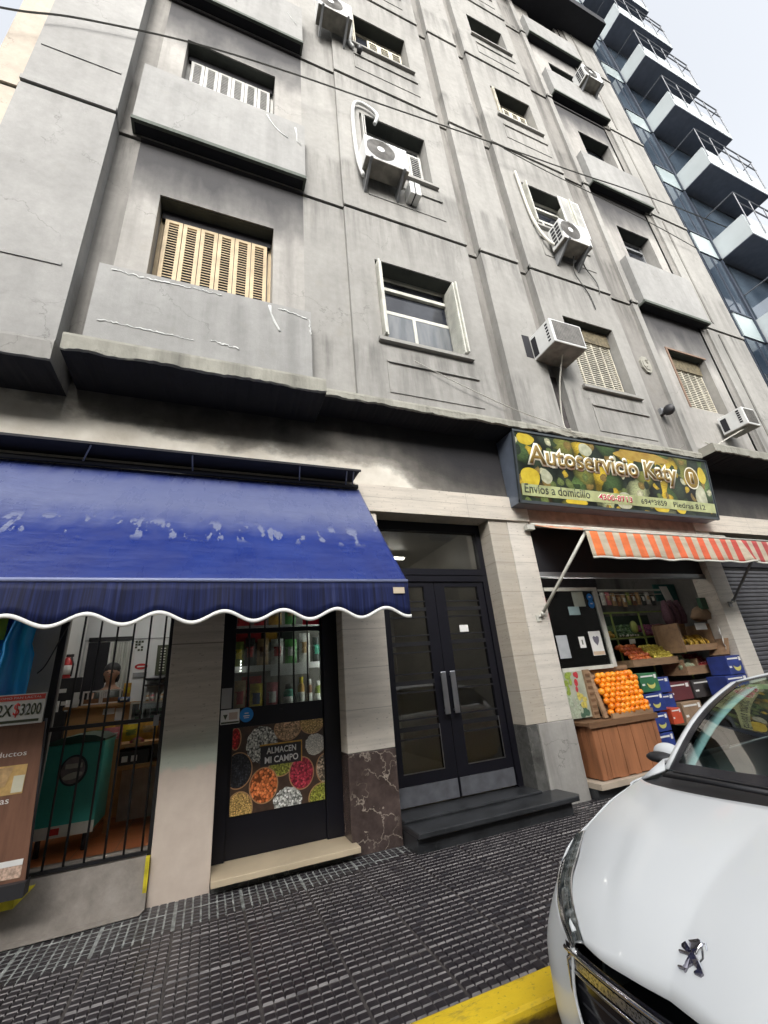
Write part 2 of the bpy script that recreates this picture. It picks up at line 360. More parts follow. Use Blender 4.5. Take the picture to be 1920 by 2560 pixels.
# window sills with the recessed panel below
for cols, xs in ((HB, 0), (HC, 0)):
    for i, h in enumerate(cols):
        b = B(); b.box(h[0]-.07, h[1]+.08, -.42, -.36, h[2]-.075, h[2]-.02); 
        b.box(h[0]+.02, h[1]+.12, -.385, -.36, h[2]-.4, h[2]-.365); b.box(h[0]+.02, h[0]+.045, -.372, -.36, h[2]-.85, h[2]-.4); b.box(h[0]+.02, h[1]+.12, -.372, -.36, h[2]-.88, h[2]-.855)
        b.build('sill', M['wall'], BL)
# medallion
b = B(); oc = [(7.33+.14*math.cos(R(22.5+45*k)), 6.5+.2*math.sin(R(22.5+45*k))) for k in range(8)]
b.ext([(x, -.34, z) for x, z in oc], (0, .04, 0)); b.ext([(7.33+(x-7.33)*.72, -.352, 6.5+(z-6.5)*.72) for x, z in oc], (0, .012, 0)); b.tube([(7.29, -.355, 6.42), (7.35, -.36, 6.5), (7.31, -.36, 6.58), (7.38, -.355, 6.6)], .012, 5)
b.build('medallion', M['slab'], BL)
# balconies: solid parapet boxes with dark undersides
def balcony(x0, x1, z0, z1, y0=-.5, y1=-.28, slab=False, mm='box'):
    b = B(); b.box(x0, x1, y0, y0+.07, z0+.035, z1); b.box(x0, x0+.07, y0+.07, y1, z0+.035, z1); b.box(x1-.07, x1, y0+.07, y1, z0+.035, z1)
    b.box(x0+.07, x1-.07, y0+.07, y1, z0+.035, z1-.5)
    o = b.build('balcony', M[mm], BL)
    if not slab:
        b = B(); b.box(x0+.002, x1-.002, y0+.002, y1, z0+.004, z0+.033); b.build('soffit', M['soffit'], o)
        b = B(); b.box(x0-.012, x1+.012, y0-.012, y0+.03, z0-.012, z0+.05); b.box(x0-.012, x0+.02, y0+.03, y1, z0-.012, z0+.03); b.box(x1-.02, x1+.012, y0+.03, y1, z0-.012, z0+.03); b.build('drip_edge', M['lip'], o)
    return o
b1 = balcony(-1.31, .89, 4.56, 5.62, slab=True)
for z0, z1 in ((8.2, 9.5), (12.05, 13.35), (15.8, 17.1)): balcony(-1.335, .86, z0, z1)
for z0, z1 in ((8.1, 9.45), (12.0, 13.2), (15.92, 17.1), (19.15, 20.2)): balcony(7.8, 9.86, z0, z1)
# sealant smears on the parapets
def smear(pts, r, y=-.505):
    b = B(); P = [(x+random.uniform(-.008, .008), y, z+random.uniform(-.012, .012)) for x, z in pts]; b.tube(P, [r*random.uniform(.2, .85) for _ in P], 7)
    for v in b.bm.verts: v.co.y = y+(v.co.y-y)*.3
    b.build('sealant', M['caulk'], b1)
def line(x0, z0, x1, z1, n): n *= 2; return [(x0+(x1-x0)*i/n, z0+(z1-z0)*i/n+.004*math.sin(i*.9+x0*7)) for i in range(n+1)]
smear(line(-1.22, 4.87, -.35, 4.83, 22), .013); smear(line(-.2, 4.88, .08, 4.83, 10), .016)
smear(line(-1.2, 5.56, -.9, 5.545, 8), .014); smear(line(-.88, 5.55, -.45, 5.555, 12), .018); smear(line(-.42, 5.56, -.12, 5.55, 9), .015)
smear([(.40, 5.56), (.42, 5.45), (.46, 5.33), (.5, 5.24), (.52, 5.2)], .024); smear(line(.5, 5.56, .84, 5.5, 9), .018); smear(line(.86, 5.5, .885, 5.25, 7), .014)
smear([(.3, 9.42), (.34, 9.3), (.42, 9.18), (.5, 9.1), (.6, 9.02)], .02); smear([(.72, 9.35), (.74, 9.2), (.73, 9.05), (.8, 8.95)], .02)
smear([(-.3, 13.1), (-.29, 12.75), (-.28, 12.4)], .012); smear([(-.1, 13.1), (-.11, 12.7)], .012); smear([(.6, 12.9), (.75, 12.6)], .012)
# cornice slab over the shops
def ledge(x0, x1, y, z0, z1, name='cornice', mm='slab', j=.014):
    n = int((x1-x0)/.035); b = B(); rows = [[] for _ in range(6)]
    dz = 0; dy = 0
    for i in range(n+1):
        x = x0+(x1-x0)*i/n; dz = dz*.8+random.uniform(-j, j)*.7; dy = dy*.75+random.uniform(-j, j)*.5
        for r, (yy, zz) in enumerate(((.0, z1), (y, z1), (y-.004-abs(dy)*.3, z1-.03), (y-.002+dy*.5, (z0+z1)/2+dz*.3), (y+dy, z0+.012+dz), (y+.02, z0+dz*.8))): rows[r].append((x, yy, zz))
    b.grid(rows, smooth=False)
    for k in (0, -1): b.f([r[k] for r in rows]+[(rows[0][k][0], .0, z0)])
    o = b.build(name, M[mm], BL)
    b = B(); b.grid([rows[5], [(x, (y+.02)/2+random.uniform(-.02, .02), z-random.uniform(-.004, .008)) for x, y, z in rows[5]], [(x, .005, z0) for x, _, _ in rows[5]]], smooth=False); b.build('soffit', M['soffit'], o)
    return o
ledge(-1.42, 1.02, -.6, 4.37, 4.555)
ledge(1.02, 7.75, -.40, 4.49, 4.6)
ledge(-2.8, -1.49, -.535, 4.27, 4.5, mm='wall', j=.006)
ledge(7.75, 11.3, -.62, 4.52, 4.68)
for x0, x1 in ((7.75, 11.3),):
    b = B(); b.box(x0, x1, -.36, .0, 4.68, 4.74); b.build('moulding', M['wall'], BL)
# ------------------------------------------------------------ windows
def louvre(b, x0, x1, z0, z1, y, gap=None, st=.045, pitch=.045, d=.022):
    b.box(x0, x0+st, y-d/2, y+d/2, z0, z1); b.box(x1-st, x1, y-d/2, y+d/2, z0, z1); b.box(x0+st, x1-st, y-d/2, y+d/2, z0, z0+st); b.box(x0+st, x1-st, y-d/2, y+d/2, z1-st, z1)
    z = z0+st+.01
    while z < z1-st-.02:
        if not (gap and gap[0] < z < gap[1]):
            b.f([(x0+st, y-d/2, z), (x1-st, y-d/2, z), (x1-st, y+d/2, z+pitch*.5), (x0+st, y+d/2, z+pitch*.5)])
            b.f([(x0+st, y-d/2, z), (x1-st, y-d/2, z), (x1-st, y-d/2, z+.012), (x0+st, y-d/2, z+.012)])
        z += pitch
M['shut1'] = mat('ochre_shutter_paint', (.46, .36, .22), .6, var=.22, sc=4)
M['shut2'] = mat('grey_shutter_paint', (.42, .42, .4), .6, var=.2, sc=4)
M['shut3'] = mat('cream_shutter_paint', (.52, .49, .4), .6, var=.22, sc=4)
M['olive'] = mat('weathered_blind', (.12, .1, .06), .8, var=.5, sc=20)
M['lint'] = plaster('window_lintel_grime', (.045, .05, .045), .6)
def window(h, y, kind, mm='shut2', rec=.28):
    x0, x1, z0, z1 = h; r = y+rec
    b = B(); b.box(x0, x0+.045, r-.04, r, z0, z1); b.box(x1-.045, x1, r-.04, r, z0, z1); b.box(x0+.045, x1-.045, r-.04, r, z1-.05, z1); b.box(x0+.045, x1-.045, r-.04, r, z0, z0+.05)
    if kind in ('open', 'slide'):
        zm = z0+(z1-z0)*.52; b.box(x0+.045, x1-.045, r-.045, r, zm-.03, zm+.03); b.box((x0+x1)/2-.025, (x0+x1)/2+.025, r-.045, r, z0+.05, zm-.03)
        b.box(x0+.045, x1-.045, r-.06, r, z1-.3, z1-.24)
    o = b.build('window', M[mm if kind != 'dark' else 'iron'], BL)
    b = B(); b.box(x0+.01, x1-.01, r-.012, r-.004, z0+.01, z1-.01); b.build('pane', M['pane'], o)
    b = B(); b.box(x0+.002, x1-.002, y+.02, r-.045, z1-.01, z1-.002); b.build('lintel', M['lint'], o)
    if kind == 'shut':
        n = 6; w = (x1-x0-.12)/n; zt = z0+(z1-z0)*.8
        for i in range(n):
            b = B(); a = x0+.06+i*w; g = (z0+.12, z0+.34) if (i in (1, 4) and mm == 'shut1') else None
            louvre(b, a+.004, a+w-.004, z0+.01, z1-.16, r-.09, g); b.build('shutter', M[mm], o)
        b = B(); b.box(x0+.02, x1-.02, r-.1, r-.05, z1-.16, z1-.02); b.build('blind_box', M['dark'], o)
    if kind == 'open':
        for s, xx in ((1, x0), (-1, x1)):
            for k in range(2):
                b = B(); yy = y-.04+.07*k; m_ = B()
                # folded leaves standing out of the reveal
                xa = xx+s*(.02+.035*k); b.box(xa-.012, xa+.012, y-.10+k*.03, y+.2, z0+.02, z1-.1)
                for q in range(28): zq = z0+.08+q*(z1-z0-.25)/28; b.box(xa-.016, xa+.016, y-.08+k*.03, y+.18, zq, zq+.018)
                b.build('shutter', M[mm], o)
    if kind == 'part':
        n = 3; w = (x1-x0)*.62/n
        for i in range(n):
            b = B(); a = x1-.04-(i+1)*w; louvre(b, a+.004, a+w-.004, z0+.01, z1-.3, r-.09, None, pitch=.06); b.build('shutter', M[mm], o)
        b = B(); b.box(x0+.04, x0+.06, y-.02, y+.2, z0+.02, z1-.05); b.box(x0+.08, x0+.095, y-.02, y+.2, z0+.02, z1-.05); b.build('shutter', M[mm], o)
    if kind == 'lattice':
        b = B(); n = 5; w = (x1-x0-.1)/n
        for i in range(n+1): b.box(x0+.05+i*w-.009, x0+.05+i*w+.009, r-.13, r-.11, z0+.01, z1-.32)
        zz = z0+.03
        while zz < z1-.32: b.box(x0+.05, x1-.05, r-.127, r-.113, zz, zz+.014); zz += .048
        b.build('security_grille', M['shut3'], o)
        b = B(); b.box(x0+.02, x1-.02, r-.15, r-.05, z1-.33, z1-.02); b.build('blind_box', M['olive'], o)
    return o
t = NT('window_pane'); t.col(t.ramp(t.noise(t.P(), 1.5, 3), [(.35, (.012, .014, .02)), (.7, (.05, .055, .065))])).set(Roughness=.06); M['pane'] = t.mat
t = NT('pale_curtain_pane'); t.col(t.ramp(t.noise(t.vec((5, 5, 1)), 1.5, 3), [(.35, (.10, .11, .12)), (.7, (.18, .19, .2))])).set(Roughness=.08); M['cpane'] = t.mat
window(HA[0], -.3, 'shut', 'shut1'); window(HA[1], -.3, 'shut', 'shut2'); window(HA[2], -.3, 'shut', 'shut2')
w = window(HB[0], -.36, 'open', 'offwhite')
b = B(); b.box(1.94, 3.16, -.12, -.105, 5.67, 6.4); b.build('curtain', M['cpane'], w)
window(HB[1], -.36, 'part', 'shut2'); window(HB[2], -.36, 'part', 'shut3'); window(HB[3], -.36, 'part', 'shut2')
window(HC[0], -.36, 'lattice'); w = window(HC[1], -.36, 'open', 'offwhite'); window(HC[2], -.36, 'part', 'shut3'); window(HC[3], -.36, 'slide', 'offwhite'); window(HC[4], -.36, 'slide', 'offwhite')
b = B(); louvre(b, 6.42, 7.0, 9.7, 10.85, -.405, None, .03, .035); b.build('shutter', M['white'], w)
window(HD[0], -.3, 'lattice'); window(HD[1], -.3, 'slide', 'grey'); window(HD[2], -.3, 'dark'); window(HD[3], -.3, 'dark'); window(HD[4], -.3, 'dark')
# brown frame of the lowest right window, upper canopy
b = B(); h = HD[0]; b.box(h[0]-.05, h[1]+.05, -.315, -.29, h[3], h[3]+.04); b.box(h[0]-.05, h[0], -.315, -.29, h[2], h[3]); b.build('window_trim', mat('brown_trim', (.2, .13, .09), .7), BL)
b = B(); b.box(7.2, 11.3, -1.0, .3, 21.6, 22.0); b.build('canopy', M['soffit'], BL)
b = B(); b.box(4.72, 5.0, -.235, -.2, 4.62, 5.75); b.build('stain', mat('damp_black_stain', (.05, .045, .045), .9, var=.5), BL)

# ------------------------------------------------------------ ground floor shell
b = B(); wall(b, -6, 11.3, 3.58, 4.6, 0, sides='lr'); b.build('frieze', M['frieze'], BL)
b = B(); b.box(-6, 3.97, -.035, .3, 3.237, 3.58); o = b.build('lintel_beam', M['beam'], BL)
b = B(); b.box(3.97, 7.45, -.02, .3, 3.2, 3.58); b.build('lintel_beam', mat('stained_beam', (.26, .2, .165), .8, var=.3), BL)
b = B(); b.box(7.45, 11.3, -.035, .3, 3.28, 3.6); b.build('lintel_beam', M['beam'], BL)
def pil(x0, x1, z0, z1, y0, mm, name='pilaster', y1=.3):
    b = B(); b.box(x0, x1, y0, y1, z0, z1); return b.build(name, M[mm], BL, bevel=.006)
pil(-.315, .112, -.02, 3.237, 0, 'pil1')
pil(1.25, 1.73, .775, 3.237, 0, 'trav'); pil(1.25, 1.73, -.02, .772, -.006, 'marble')
pil(3.307, 3.60, .79, 3.237, 0, 'jamb'); pil(3.603, 3.965, .79, 3.3, -.006, 'trav2')
pil(3.307, 3.45, -.02, .787, .0, 'gmarble'); pil(3.453, 3.965, -.02, .787, -.02, 'greycol')
pil(7.44, 7.84, -.02, 3.28, 0, 'trav2')
pil(-3.2, -1.16, -.02, 3.237, .06, 'wall2'); 
pil(11.0, 11.3, -.02, 3.28, 0, 'trav2')
# step and kerbs of the entrance
b = B(); b.ext([(1.73, .3, .115), (3.5, .3, .115), (3.56, -.3, .115), (3.5, -.36, .115), (1.73, -.36, .115)], (0, 0, .045)); b.box(1.735, 3.45, -.3, .3, -.02, .115); 
b.box(1.732, 3.307, -.06, .3, .16, .185); b.build('entrance_step', M['granite'], BL, bevel=.008)
b = B(); b.box(.115, 1.29, -.13, .28, .055, .098); b.build('doorstep', mat('beige_marble', (.52, .43, .3), .4, var=.12, sc=3), BL, bevel=.004)
b = B(); b.box(.12, 1.25, -.02, .28, -.02, .055); b.build('plinth', M['gmarble'], BL)
# entrance doors
DY = .25
b = B(); b.box(1.735, 1.80, DY-.02, .32, .186, 3.236); b.box(3.23, 3.305, DY-.02, .32, .186, 3.236); b.box(1.80, 3.23, DY-.02, .32, 3.12, 3.236); b.box(1.80, 3.23, DY-.02, .32, 2.46, 2.62); b.box(1.80, 3.23, DY-.03, DY-.02, 2.54, 2.552)
b.build('door_frame', M['black'], BL)
b = B(); b.box(1.80, 3.23, DY+.02, DY+.03, 2.62, 3.12); b.build('transom_pane', M['darkglass'], BL)
def leaf(x0, x1, hx):
    b = B(); st = .14; b.box(x0, x0+(.09 if hx > x0+.3 else st), DY, DY+.05, .20, 2.455); b.box(x1-(st if hx > x0+.3 else .09), x1, DY, DY+.05, .20, 2.455)
    xa = x0+(.09 if hx > x0+.3 else st); xb = x1-(st if hx > x0+.3 else .09)
    b.box(xa, xb, DY, DY+.05, 2.40, 2.455); b.box(xa, xb, DY, DY+.05, .375, .475)
    o = b.build('door', M['black'], BL)
    b = B(); b.box(x0+.012, x1-.012, DY-.012, DY+.03, .205, .372); b.build('kick_plate', M['kick'], o)
    b = B(); b.box(xa, xb, DY+.02, DY+.028, .475, 2.40); b.build('pane', M['darkglass'], o)
    for zc in (2.13, 1.74, 1.33, .88):
        for a, c in ((.085, .1), (-.022, .022), (-.1, -.085)): b = B(); b.box(xa, xb, DY+.003, DY+.018, zc+a, zc+c); b.build('bar', M['iron'], o)
    b = B(); b.box(xa, xb, DY-.006, DY-.0005, .478, .486); b.box(xb-.008, xb-.001, DY-.006, -.0005+DY, .49, .9); b.build('edge_trim', M['steel'], o)
    b = B(); b.box(hx-.032, hx+.032, DY-.07, DY-.055, .985, 1.42)
    for z in (1.02, 1.385): b.box(hx-.012, hx+.012, DY-.055, DY, z-.012, z+.012)
    b.build('handle', M['steel'], o, bevel=.006)
    return o
dl = leaf(1.805, 2.508, 2.455); dr = leaf(2.515, 3.225, 2.575)
b = B(); b.box(2.80, 2.92, DY+.012, DY+.018, 1.85, 1.93); tag(b.build('notice', M['paper']), 'small blank white notice on the glass of the right entrance door leaf', 'notice')
# entrance lobby
b = B()
b.f([(1.7, .3, .18), (3.35, .3, .18), (3.35, 3.6, .18), (1.7, 3.6, .18)]); b.f([(1.7, 3.6, .18), (3.35, 3.6, .18), (3.35, 3.6, 3.3), (1.7, 3.6, 3.3)])
b.f([(1.7, .3, .18), (1.7, 3.6, .18), (1.7, 3.6, 3.3), (1.7, .3, 3.3)]); b.f([(3.35, .3, .18), (3.35, 3.6, .18), (3.35, 3.6, 3.3), (3.35, .3, 3.3)]); b.f([(1.7, .3, 3.3), (3.35, .3, 3.3), (3.35, 3.6, 3.3), (1.7, 3.6, 3.3)])
b.build('lobby', mat('lobby_stone', (.45, .42, .36), .4, sc=2), BL)
# overhead shell above shops (ceiling) and party walls so interiors are real rooms
b = B(); b.box(-6, 11.3, .3, 6, 3.35, 3.5); b.build('ceiling', M['wall2'], BL)
for a, c in ((1.35, 1.45), (3.45, 3.6), (7.9, 8.0)): b = B(); b.box(a, c, .32, 5, -.02, 3.35); b.build('party_wall', M['wall2'], BL)
# ------------------------------------------------------------ blue awning
AW = thing('awning', 'wide dark blue vinyl awning with a white scalloped edge over the left shop', 'awning', (-.9, -.5, 2.1))
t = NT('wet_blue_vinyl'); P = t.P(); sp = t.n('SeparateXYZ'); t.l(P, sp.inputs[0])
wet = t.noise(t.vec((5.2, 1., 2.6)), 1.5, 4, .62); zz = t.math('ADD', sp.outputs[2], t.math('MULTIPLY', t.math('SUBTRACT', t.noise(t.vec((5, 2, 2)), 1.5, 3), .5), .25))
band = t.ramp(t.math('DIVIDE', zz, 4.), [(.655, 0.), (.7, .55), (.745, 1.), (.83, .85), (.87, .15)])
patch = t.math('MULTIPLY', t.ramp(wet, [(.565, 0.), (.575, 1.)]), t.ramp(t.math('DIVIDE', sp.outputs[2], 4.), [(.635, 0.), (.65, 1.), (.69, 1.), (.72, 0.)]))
sky_sheen = t.math('MAXIMUM', t.math('MULTIPLY', band, .8), t.math('MULTIPLY', patch, 1.))  # sky sheen on the upper band and wet patches, mixed into the base colour
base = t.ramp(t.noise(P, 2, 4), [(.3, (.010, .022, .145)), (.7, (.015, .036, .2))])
t.col(t.mix(sky_sheen, base, (.145, .165, .27))).set(Roughness=t.ramp(wet, [(.35, .42), (.6, .25)]), Coat_Weight=.12, Coat_Roughness=.2, Specular_IOR_Level=.35)
wr = t.noise(t.vec((1.5, 3, 5)), 1.2, 3, .5)
sd = t.ramp(t.math('DIVIDE', t.math('ADD', sp.outputs[0], 2.), 4.), [(.08, 1.), (.34, .12), (.72, .12), (.82, 1.)]); cr = t.noise(t.vec((9, 9, 26)), 1., 3, .5); t.bump(t.math('ADD', wr, t.math('MULTIPLY', t.math('MULTIPLY', cr, sd), .5)), .5, .03); M['vinyl'] = t.mat
t = NT('blue_valance'); P = t.P(); n = t.noise(t.vec((55, 1, 1.2)), 1., 3, .7)
t.col(t.ramp(n, [(.35, (.004, .006, .025)), (.62, (.010, .017, .08)), (.8, (.04, .05, .12))])).set(Roughness=.6, Specular_IOR_Level=.2).bump(n, .3, .006); M['valance'] = t.mat
def awn_pt(u, v):
    x = -2.2+3.72*u; s = math.sin(math.pi*v); z = 3.50-(3.50-2.14)*v-.05*s; y = -.03-1.07*v-.02*s
    r = abs(((x+2.2) % 1.24)-.62)/.62; d = .016*(1-r*r)*s
    if x > .85: d += .02*math.sin((x-.85)*6)*s
    d += .008*math.sin(x*23+v*31)*math.sin(v*9)*s
    return (x, y-d*.6, z-d)
b = B(); NU, NV = 170, 46
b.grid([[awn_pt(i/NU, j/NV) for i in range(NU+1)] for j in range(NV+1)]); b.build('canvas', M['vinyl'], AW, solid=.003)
def zlow(x): return 1.882-.034*math.cos(2*math.pi*(x+.937)/.405)
b = B(); N = 260; rows = []
for j in range(5):
    f = j/4; rows.append([(-2.2+3.72*i/N, -1.105-.012*f*math.sin((-2.2+3.72*i/N)*15.5)-.01*f, 2.135+(zlow(-2.2+3.72*i/N)+.01-2.135)*f) for i in range(N+1)])
b.grid(rows); b.build('valance', M['valance'], AW, solid=.003)
b = B()
pts = [(-2.2+3.72*i/N, -1.118-.012*math.sin((-2.2+3.72*i/N)*15.5), zlow(-2.2+3.72*i/N)) for i in range(N+1)]
b.grid([[(x, y-.006, z-.013) for x, y, z in pts], [(x, y-.008, z) for x, y, z in pts], [(x, y-.006, z+.013) for x, y, z in pts]]); b.build('trim', mat('white_piping', (.8, .8, .78), .5, var=.03), AW, solid=.006)
b = B(); b.tube([(-2.2, -1.1, 2.142), (1.52, -1.1, 2.142)], .017, 8); b.build('front_bar', mat('wet_blue_bar', (.2, .23, .4), .25, var=.05), AW)
b = B(); b.tube([(1.49, -.02, 2.2), (1.49, -1.09, 2.15)], .014, 6); b.tube([(-1.3, -.02, 2.25), (-1.3, -1.09, 2.15)], .014, 6); b.build('arm', M['grey'], AW)
b = B(); b.box(1.375, 1.475, -1.122, -1.116, 2.035, 2.085); tg = b.build('maker_label', mat('beige_label', (.55, .47, .35), .6), AW)
CP = thing('awning_hood', 'narrow dark metal hood fixed above the blue awning', 'hood', (-1, -.15, 3.55))
b = B(); b.box(-2.2, 1.46, -.285, 0, 3.606, 3.612); b.box(-2.2, 1.47, -.295, -.28, 3.598, 3.622); b.build('sheet', M['dark'], CP)
b = B()
for x, q in ((-1.25, .12), (-.28, .0), (.82, -.04), (1.36, -.05), (1.44, -.05)): b.tube([(x, -.02, 3.5), (x+q, -.27, 3.597)], .008, 5)
b.build('strut', M['grey'], CP)
b = B(); b.tube([(-2.2, -.06, 3.52), (1.5, -.06, 3.52)], .028, 8); b.build('roller', M['rubber'], AW)
# ------------------------------------------------------------ striped awning
KA = thing('striped_awning', 'faded red and beige striped awning with raised support arms over the greengrocer', 'awning', (6, -.4, 2.5))
t = NT('striped_canvas'); P = t.P(); sp = t.n('SeparateXYZ'); t.l(P, sp.inputs[0])
fr = t.math('FRACT', t.math('DIVIDE', t.math('ADD', sp.outputs[0], .005), .245)); st = t.math('LESS_THAN', fr, .52)
red = t.ramp(t.math('DIVIDE', sp.outputs[0], 10.), [(.4, (.75, .19, .05)), (.62, (.66, .12, .05)), (.72, (.42, .05, .05)), (.8, (.42, .09, .08))])
dirt = t.ramp(t.noise(t.vec((3, 3, 8)), 1.5, 5), [(.3, .75), (.7, 1.1)])
t.col(t.mix(1, t.mix(st, (.47, .41, .31), red), dirt, 'MULTIPLY')).set(Roughness=.8).bump(t.noise(t.vec((8, 3, 2)), 1, 3), .4, .02)
tl = t.n('BsdfTranslucent'); tl.inputs[0].default_value = (.5, .2, .1, 1); M['stripe'] = t.mat
b = B(); NU = 90
b.grid([[(3.99+4.1*i/NU+.11*v*(1-i/NU), -.02-.74*v, 3.2-.34*v-.02*math.sin(math.pi*v)+.006*math.sin(i*.8)*v) for i in range(NU+1)] for v in [j/8 for j in range(9)]]); b.build('canvas', M['stripe'], KA, solid=.003)
def vk(i, v): x = 4.10+3.99*i/160; return (x+.0*v, -.765-.012*math.sin(x*9)*v-.02*v-(.05*v if 7.0 < x < 7.15 else 0), 2.858-.35*v-.006*math.sin(x*13)*v)
b = B(); b.grid([[vk(i, j/6) for i in range(161)] for j in range(7)]); b.build('valance', M['stripe'], KA, solid=.003)
b = B(); p = [vk(i, 1) for i in range(161)]; b.grid([[(x, y-.006, z-.012) for x, y, z in p], [(x, y-.006, z+.014) for x, y, z in p]]); b.build('hem', M['offwhite'], KA, solid=.004)
b = B(); b.tube([(4.09, -.76, 2.86), (8.1, -.76, 2.86)], .016, 6); b.build('front_bar', M['offwhite'], KA)
for a, c in (((3.83, -.05, 1.99), (4.13, -.74, 2.84)), ((7.69, -.05, 2.1), (7.5, -.74, 2.75))):
    b = B(); b.tube([a, c], .02, 8); b.tube([(a[0]-.05, -.005, a[2]-.05), (a[0], -.05, a[2])], .016, 6); b.ell(a, .03, .03, .03, 8, 6); b.box(a[0]-.08, a[0]-.01, -.02, .0, a[2]-.09, a[2]-.01); b.build('arm', M['offwhite'] if a[0] < 5 else M['grey'], KA)
b = B(); b.box(3.86, 3.98, -.09, -.02, 3.10, 3.17); b.tube([(3.97, -.05, 3.18), (8.1, -.05, 3.18)], .03, 8); b.build('roller', M['offwhite'], KA)
# ------------------------------------------------------------ shop sign
SG = thing('shop_sign', 'large light box sign with a fruit picture reading Autoservicio Katy above the greengrocer', 'sign', (5.75, -.2, 3.42))
X0, X1, Z0, Z1 = 3.70, 7.80, 3.42, 4.45; YT, YBm = -.385, -.235
b = B(); b.ext([(X0, -.005, Z0), (X0, YBm, Z0), (X0, YT, Z1), (X0, -.005, Z1)], (X1-X0, 0, 0)); b.build('case', mat('blue_grey_case', (.13, .155, .2), .35, .3, var=.2, sc=3), SG, bevel=.006)
O = Vector((X0, YBm, Z0)); U = Vector((1, 0, 0)); V = Vector((0, YT-YBm, Z1-Z0)); Hh = V.length; V.normalize(); Nn = Vector((0, -V.z, V.y)).normalized()
Nn = U.cross(V).normalized()
WW = X1-X0
def on(u, v, k): return O+U*u+V*v+Nn*k
def flatpoly(b, pts, k, m): b.f([on(min(max(u, .045), WW-.03), min(max(v, .04), Hh-.03), k) for u, v in pts], m)
t = NT('fruit_print'); v = t.xz((1, 1, 0)); dn = t.noise(v, 3.5, 3, .5, 1); ad = t.n('VectorMath', operation='MULTIPLY_ADD'); t.l(dn, ad.inputs[0]); ad.inputs[1].default_value = (.16, .16, 0); t.l(v, ad.inputs[2])
def cells(scale, stops, r0, r1):
    vo = t.n('TexVoronoi'); vo.voronoi_dimensions = '2D'; t.l(ad.outputs[0], vo.inputs['Vector']); vo.inputs['Scale'].default_value = scale; sc_ = t.n('SeparateColor'); t.l(vo.outputs['Color'], sc_.inputs[0])
    c = t.ramp(sc_.outputs[0], stops, 'CONSTANT'); rd = t.ramp(vo.outputs['Distance'], [(0., 1.25), (.35, .85), (.62, .25)]); return t.mix(1, c, rd, 'MULTIPLY'), t.math('MULTIPLY', t.ramp(sc_.outputs[1], [(r0, 0.), (r0+.001, 1.)]), t.ramp(vo.outputs['Distance'], [(r1, 1.), (r1+.03, 0.)]))
c1, _ = cells(3.1, [(0., (.05, .09, .03)), (.18, (.02, .03, .02)), (.4, (.16, .17, .04)), (.5, (.5, .36, .03)), (.58, (.03, .045, .025)), (.78, (.34, .38, .2)), (.86, (.07, .05, .02)), (.92, (.1, .17, .05))], 0, 1)
c2, m2 = cells(6.5, [(0., (.42, .3, .03)), (.2, (.03, .05, .02)), (.4, (.12, .16, .05)), (.55, (.45, .45, .3)), (.65, (.02, .03, .02)), (.85, (.2, .14, .04))], .5, .42)
col = t.mix(m2, c1, c2); fine = t.ramp(t.noise(t.vec((1, 1, 3)), 28, 4, .7), [(.35, .55), (.65, 1.35)]); t.col(t.mix(1, col, fine, 'MULTIPLY')).set(Roughness=.3)
b = B(); b.f([on(.03, .03, .002), on(WW-.03, .03, .002), on(WW-.03, Hh-.03, .002), on(.03, Hh-.03, .002)]); b.build('picture', t.mat, SG)
t = NT('lemon_print'); t.col(t.ramp(t.noise(t.P(), 7, 3), [(.3, (.42, .3, .02)), (.7, (.62, .5, .05))])).set(Roughness=.3); lm = t.mat
t = NT('onion_print'); t.col(t.ramp(t.noise(t.P(), 8, 3), [(.3, (.28, .3, .2)), (.7, (.55, .56, .42))])).set(Roughness=.3); om = t.mat
t = NT('pepper_print'); t.col(t.ramp(t.noise(t.P(), 9, 3), [(.3, (.3, .18, .03)), (.7, (.42, .3, .06))])).set(Roughness=.3); pm_ = t.mat
for i, (u, v_, a_, c_, m_) in enumerate(((.22, .36, .16, .16, lm), (.2, .93, .15, .09, lm), (.5, .40, .10, .10, om), (2.5, .93, .62, .09, pm_), (3.78, .36, .14, .2, om), (1.95, .16, .17, .14, om), (2.75, .14, .2, .12, lm), (3.2, .14, .13, .11, lm), (1.3, .9, .13, .1, om), (3.9, .75, .1, .14, lm), (1.0, .08, .2, .07, lm))):
    b = B(); b.f([on(min(max(u+a_*math.cos(q)*(1+.08*math.sin(3*q+i)), .045), WW-.03), min(max(v_+c_*math.sin(q)*(1+.08*math.cos(2*q+i)), .04), Hh-.03), .0026+i*.0003) for q in [2*math.pi*k/24 for k in range(24)]]); b.build('picture', m_, SG)
def flatpoly(b, pts, k, m): b.f([on(min(max(u, .045), WW-.03), min(max(v, .04), Hh-.03), k) for u, v in pts], m)
M['goldt'] = mat('gold_letter', (.22, .145, .03), .5, var=.2, sc=8); M['whitet'] = mat('cream_letter', (.74, .73, .6), .5, var=.05); M['darkt'] = mat('dark_letter', (.06, .07, .04), .4); M['redt'] = mat('crimson_letter', (.5, .02, .07), .4, var=.05)
b = B(); flatpoly(b, [(0, .10), (WW, .10), (WW, .265), (0, .265)], .0068, 0); b.build('strip', mat('pale_green_strip', (.36, .40, .2), .4, var=.3, sc=5), SG)
Us = (U+V*.012).normalized()
text('Autoservicio Katy', 'lettering', SG, M['whitet'], on(.19, .455, .008), U, V, (3.10, .43), off=.075, ex=.0004)
text('Autoservicio Katy', 'lettering', SG, M['goldt'], on(.228, .487, .0092), U, V, (3.024, .366), off=.022, ex=.0004)
for r, kk, mm in ((.185, .0085, 'whitet'), (.165, .0092, 'goldt')):
    b = B(); b.disc(on(3.62, .68, kk), (r*.95, r*1.05), U, V, 28); b.build('lettering', M[mm], SG)
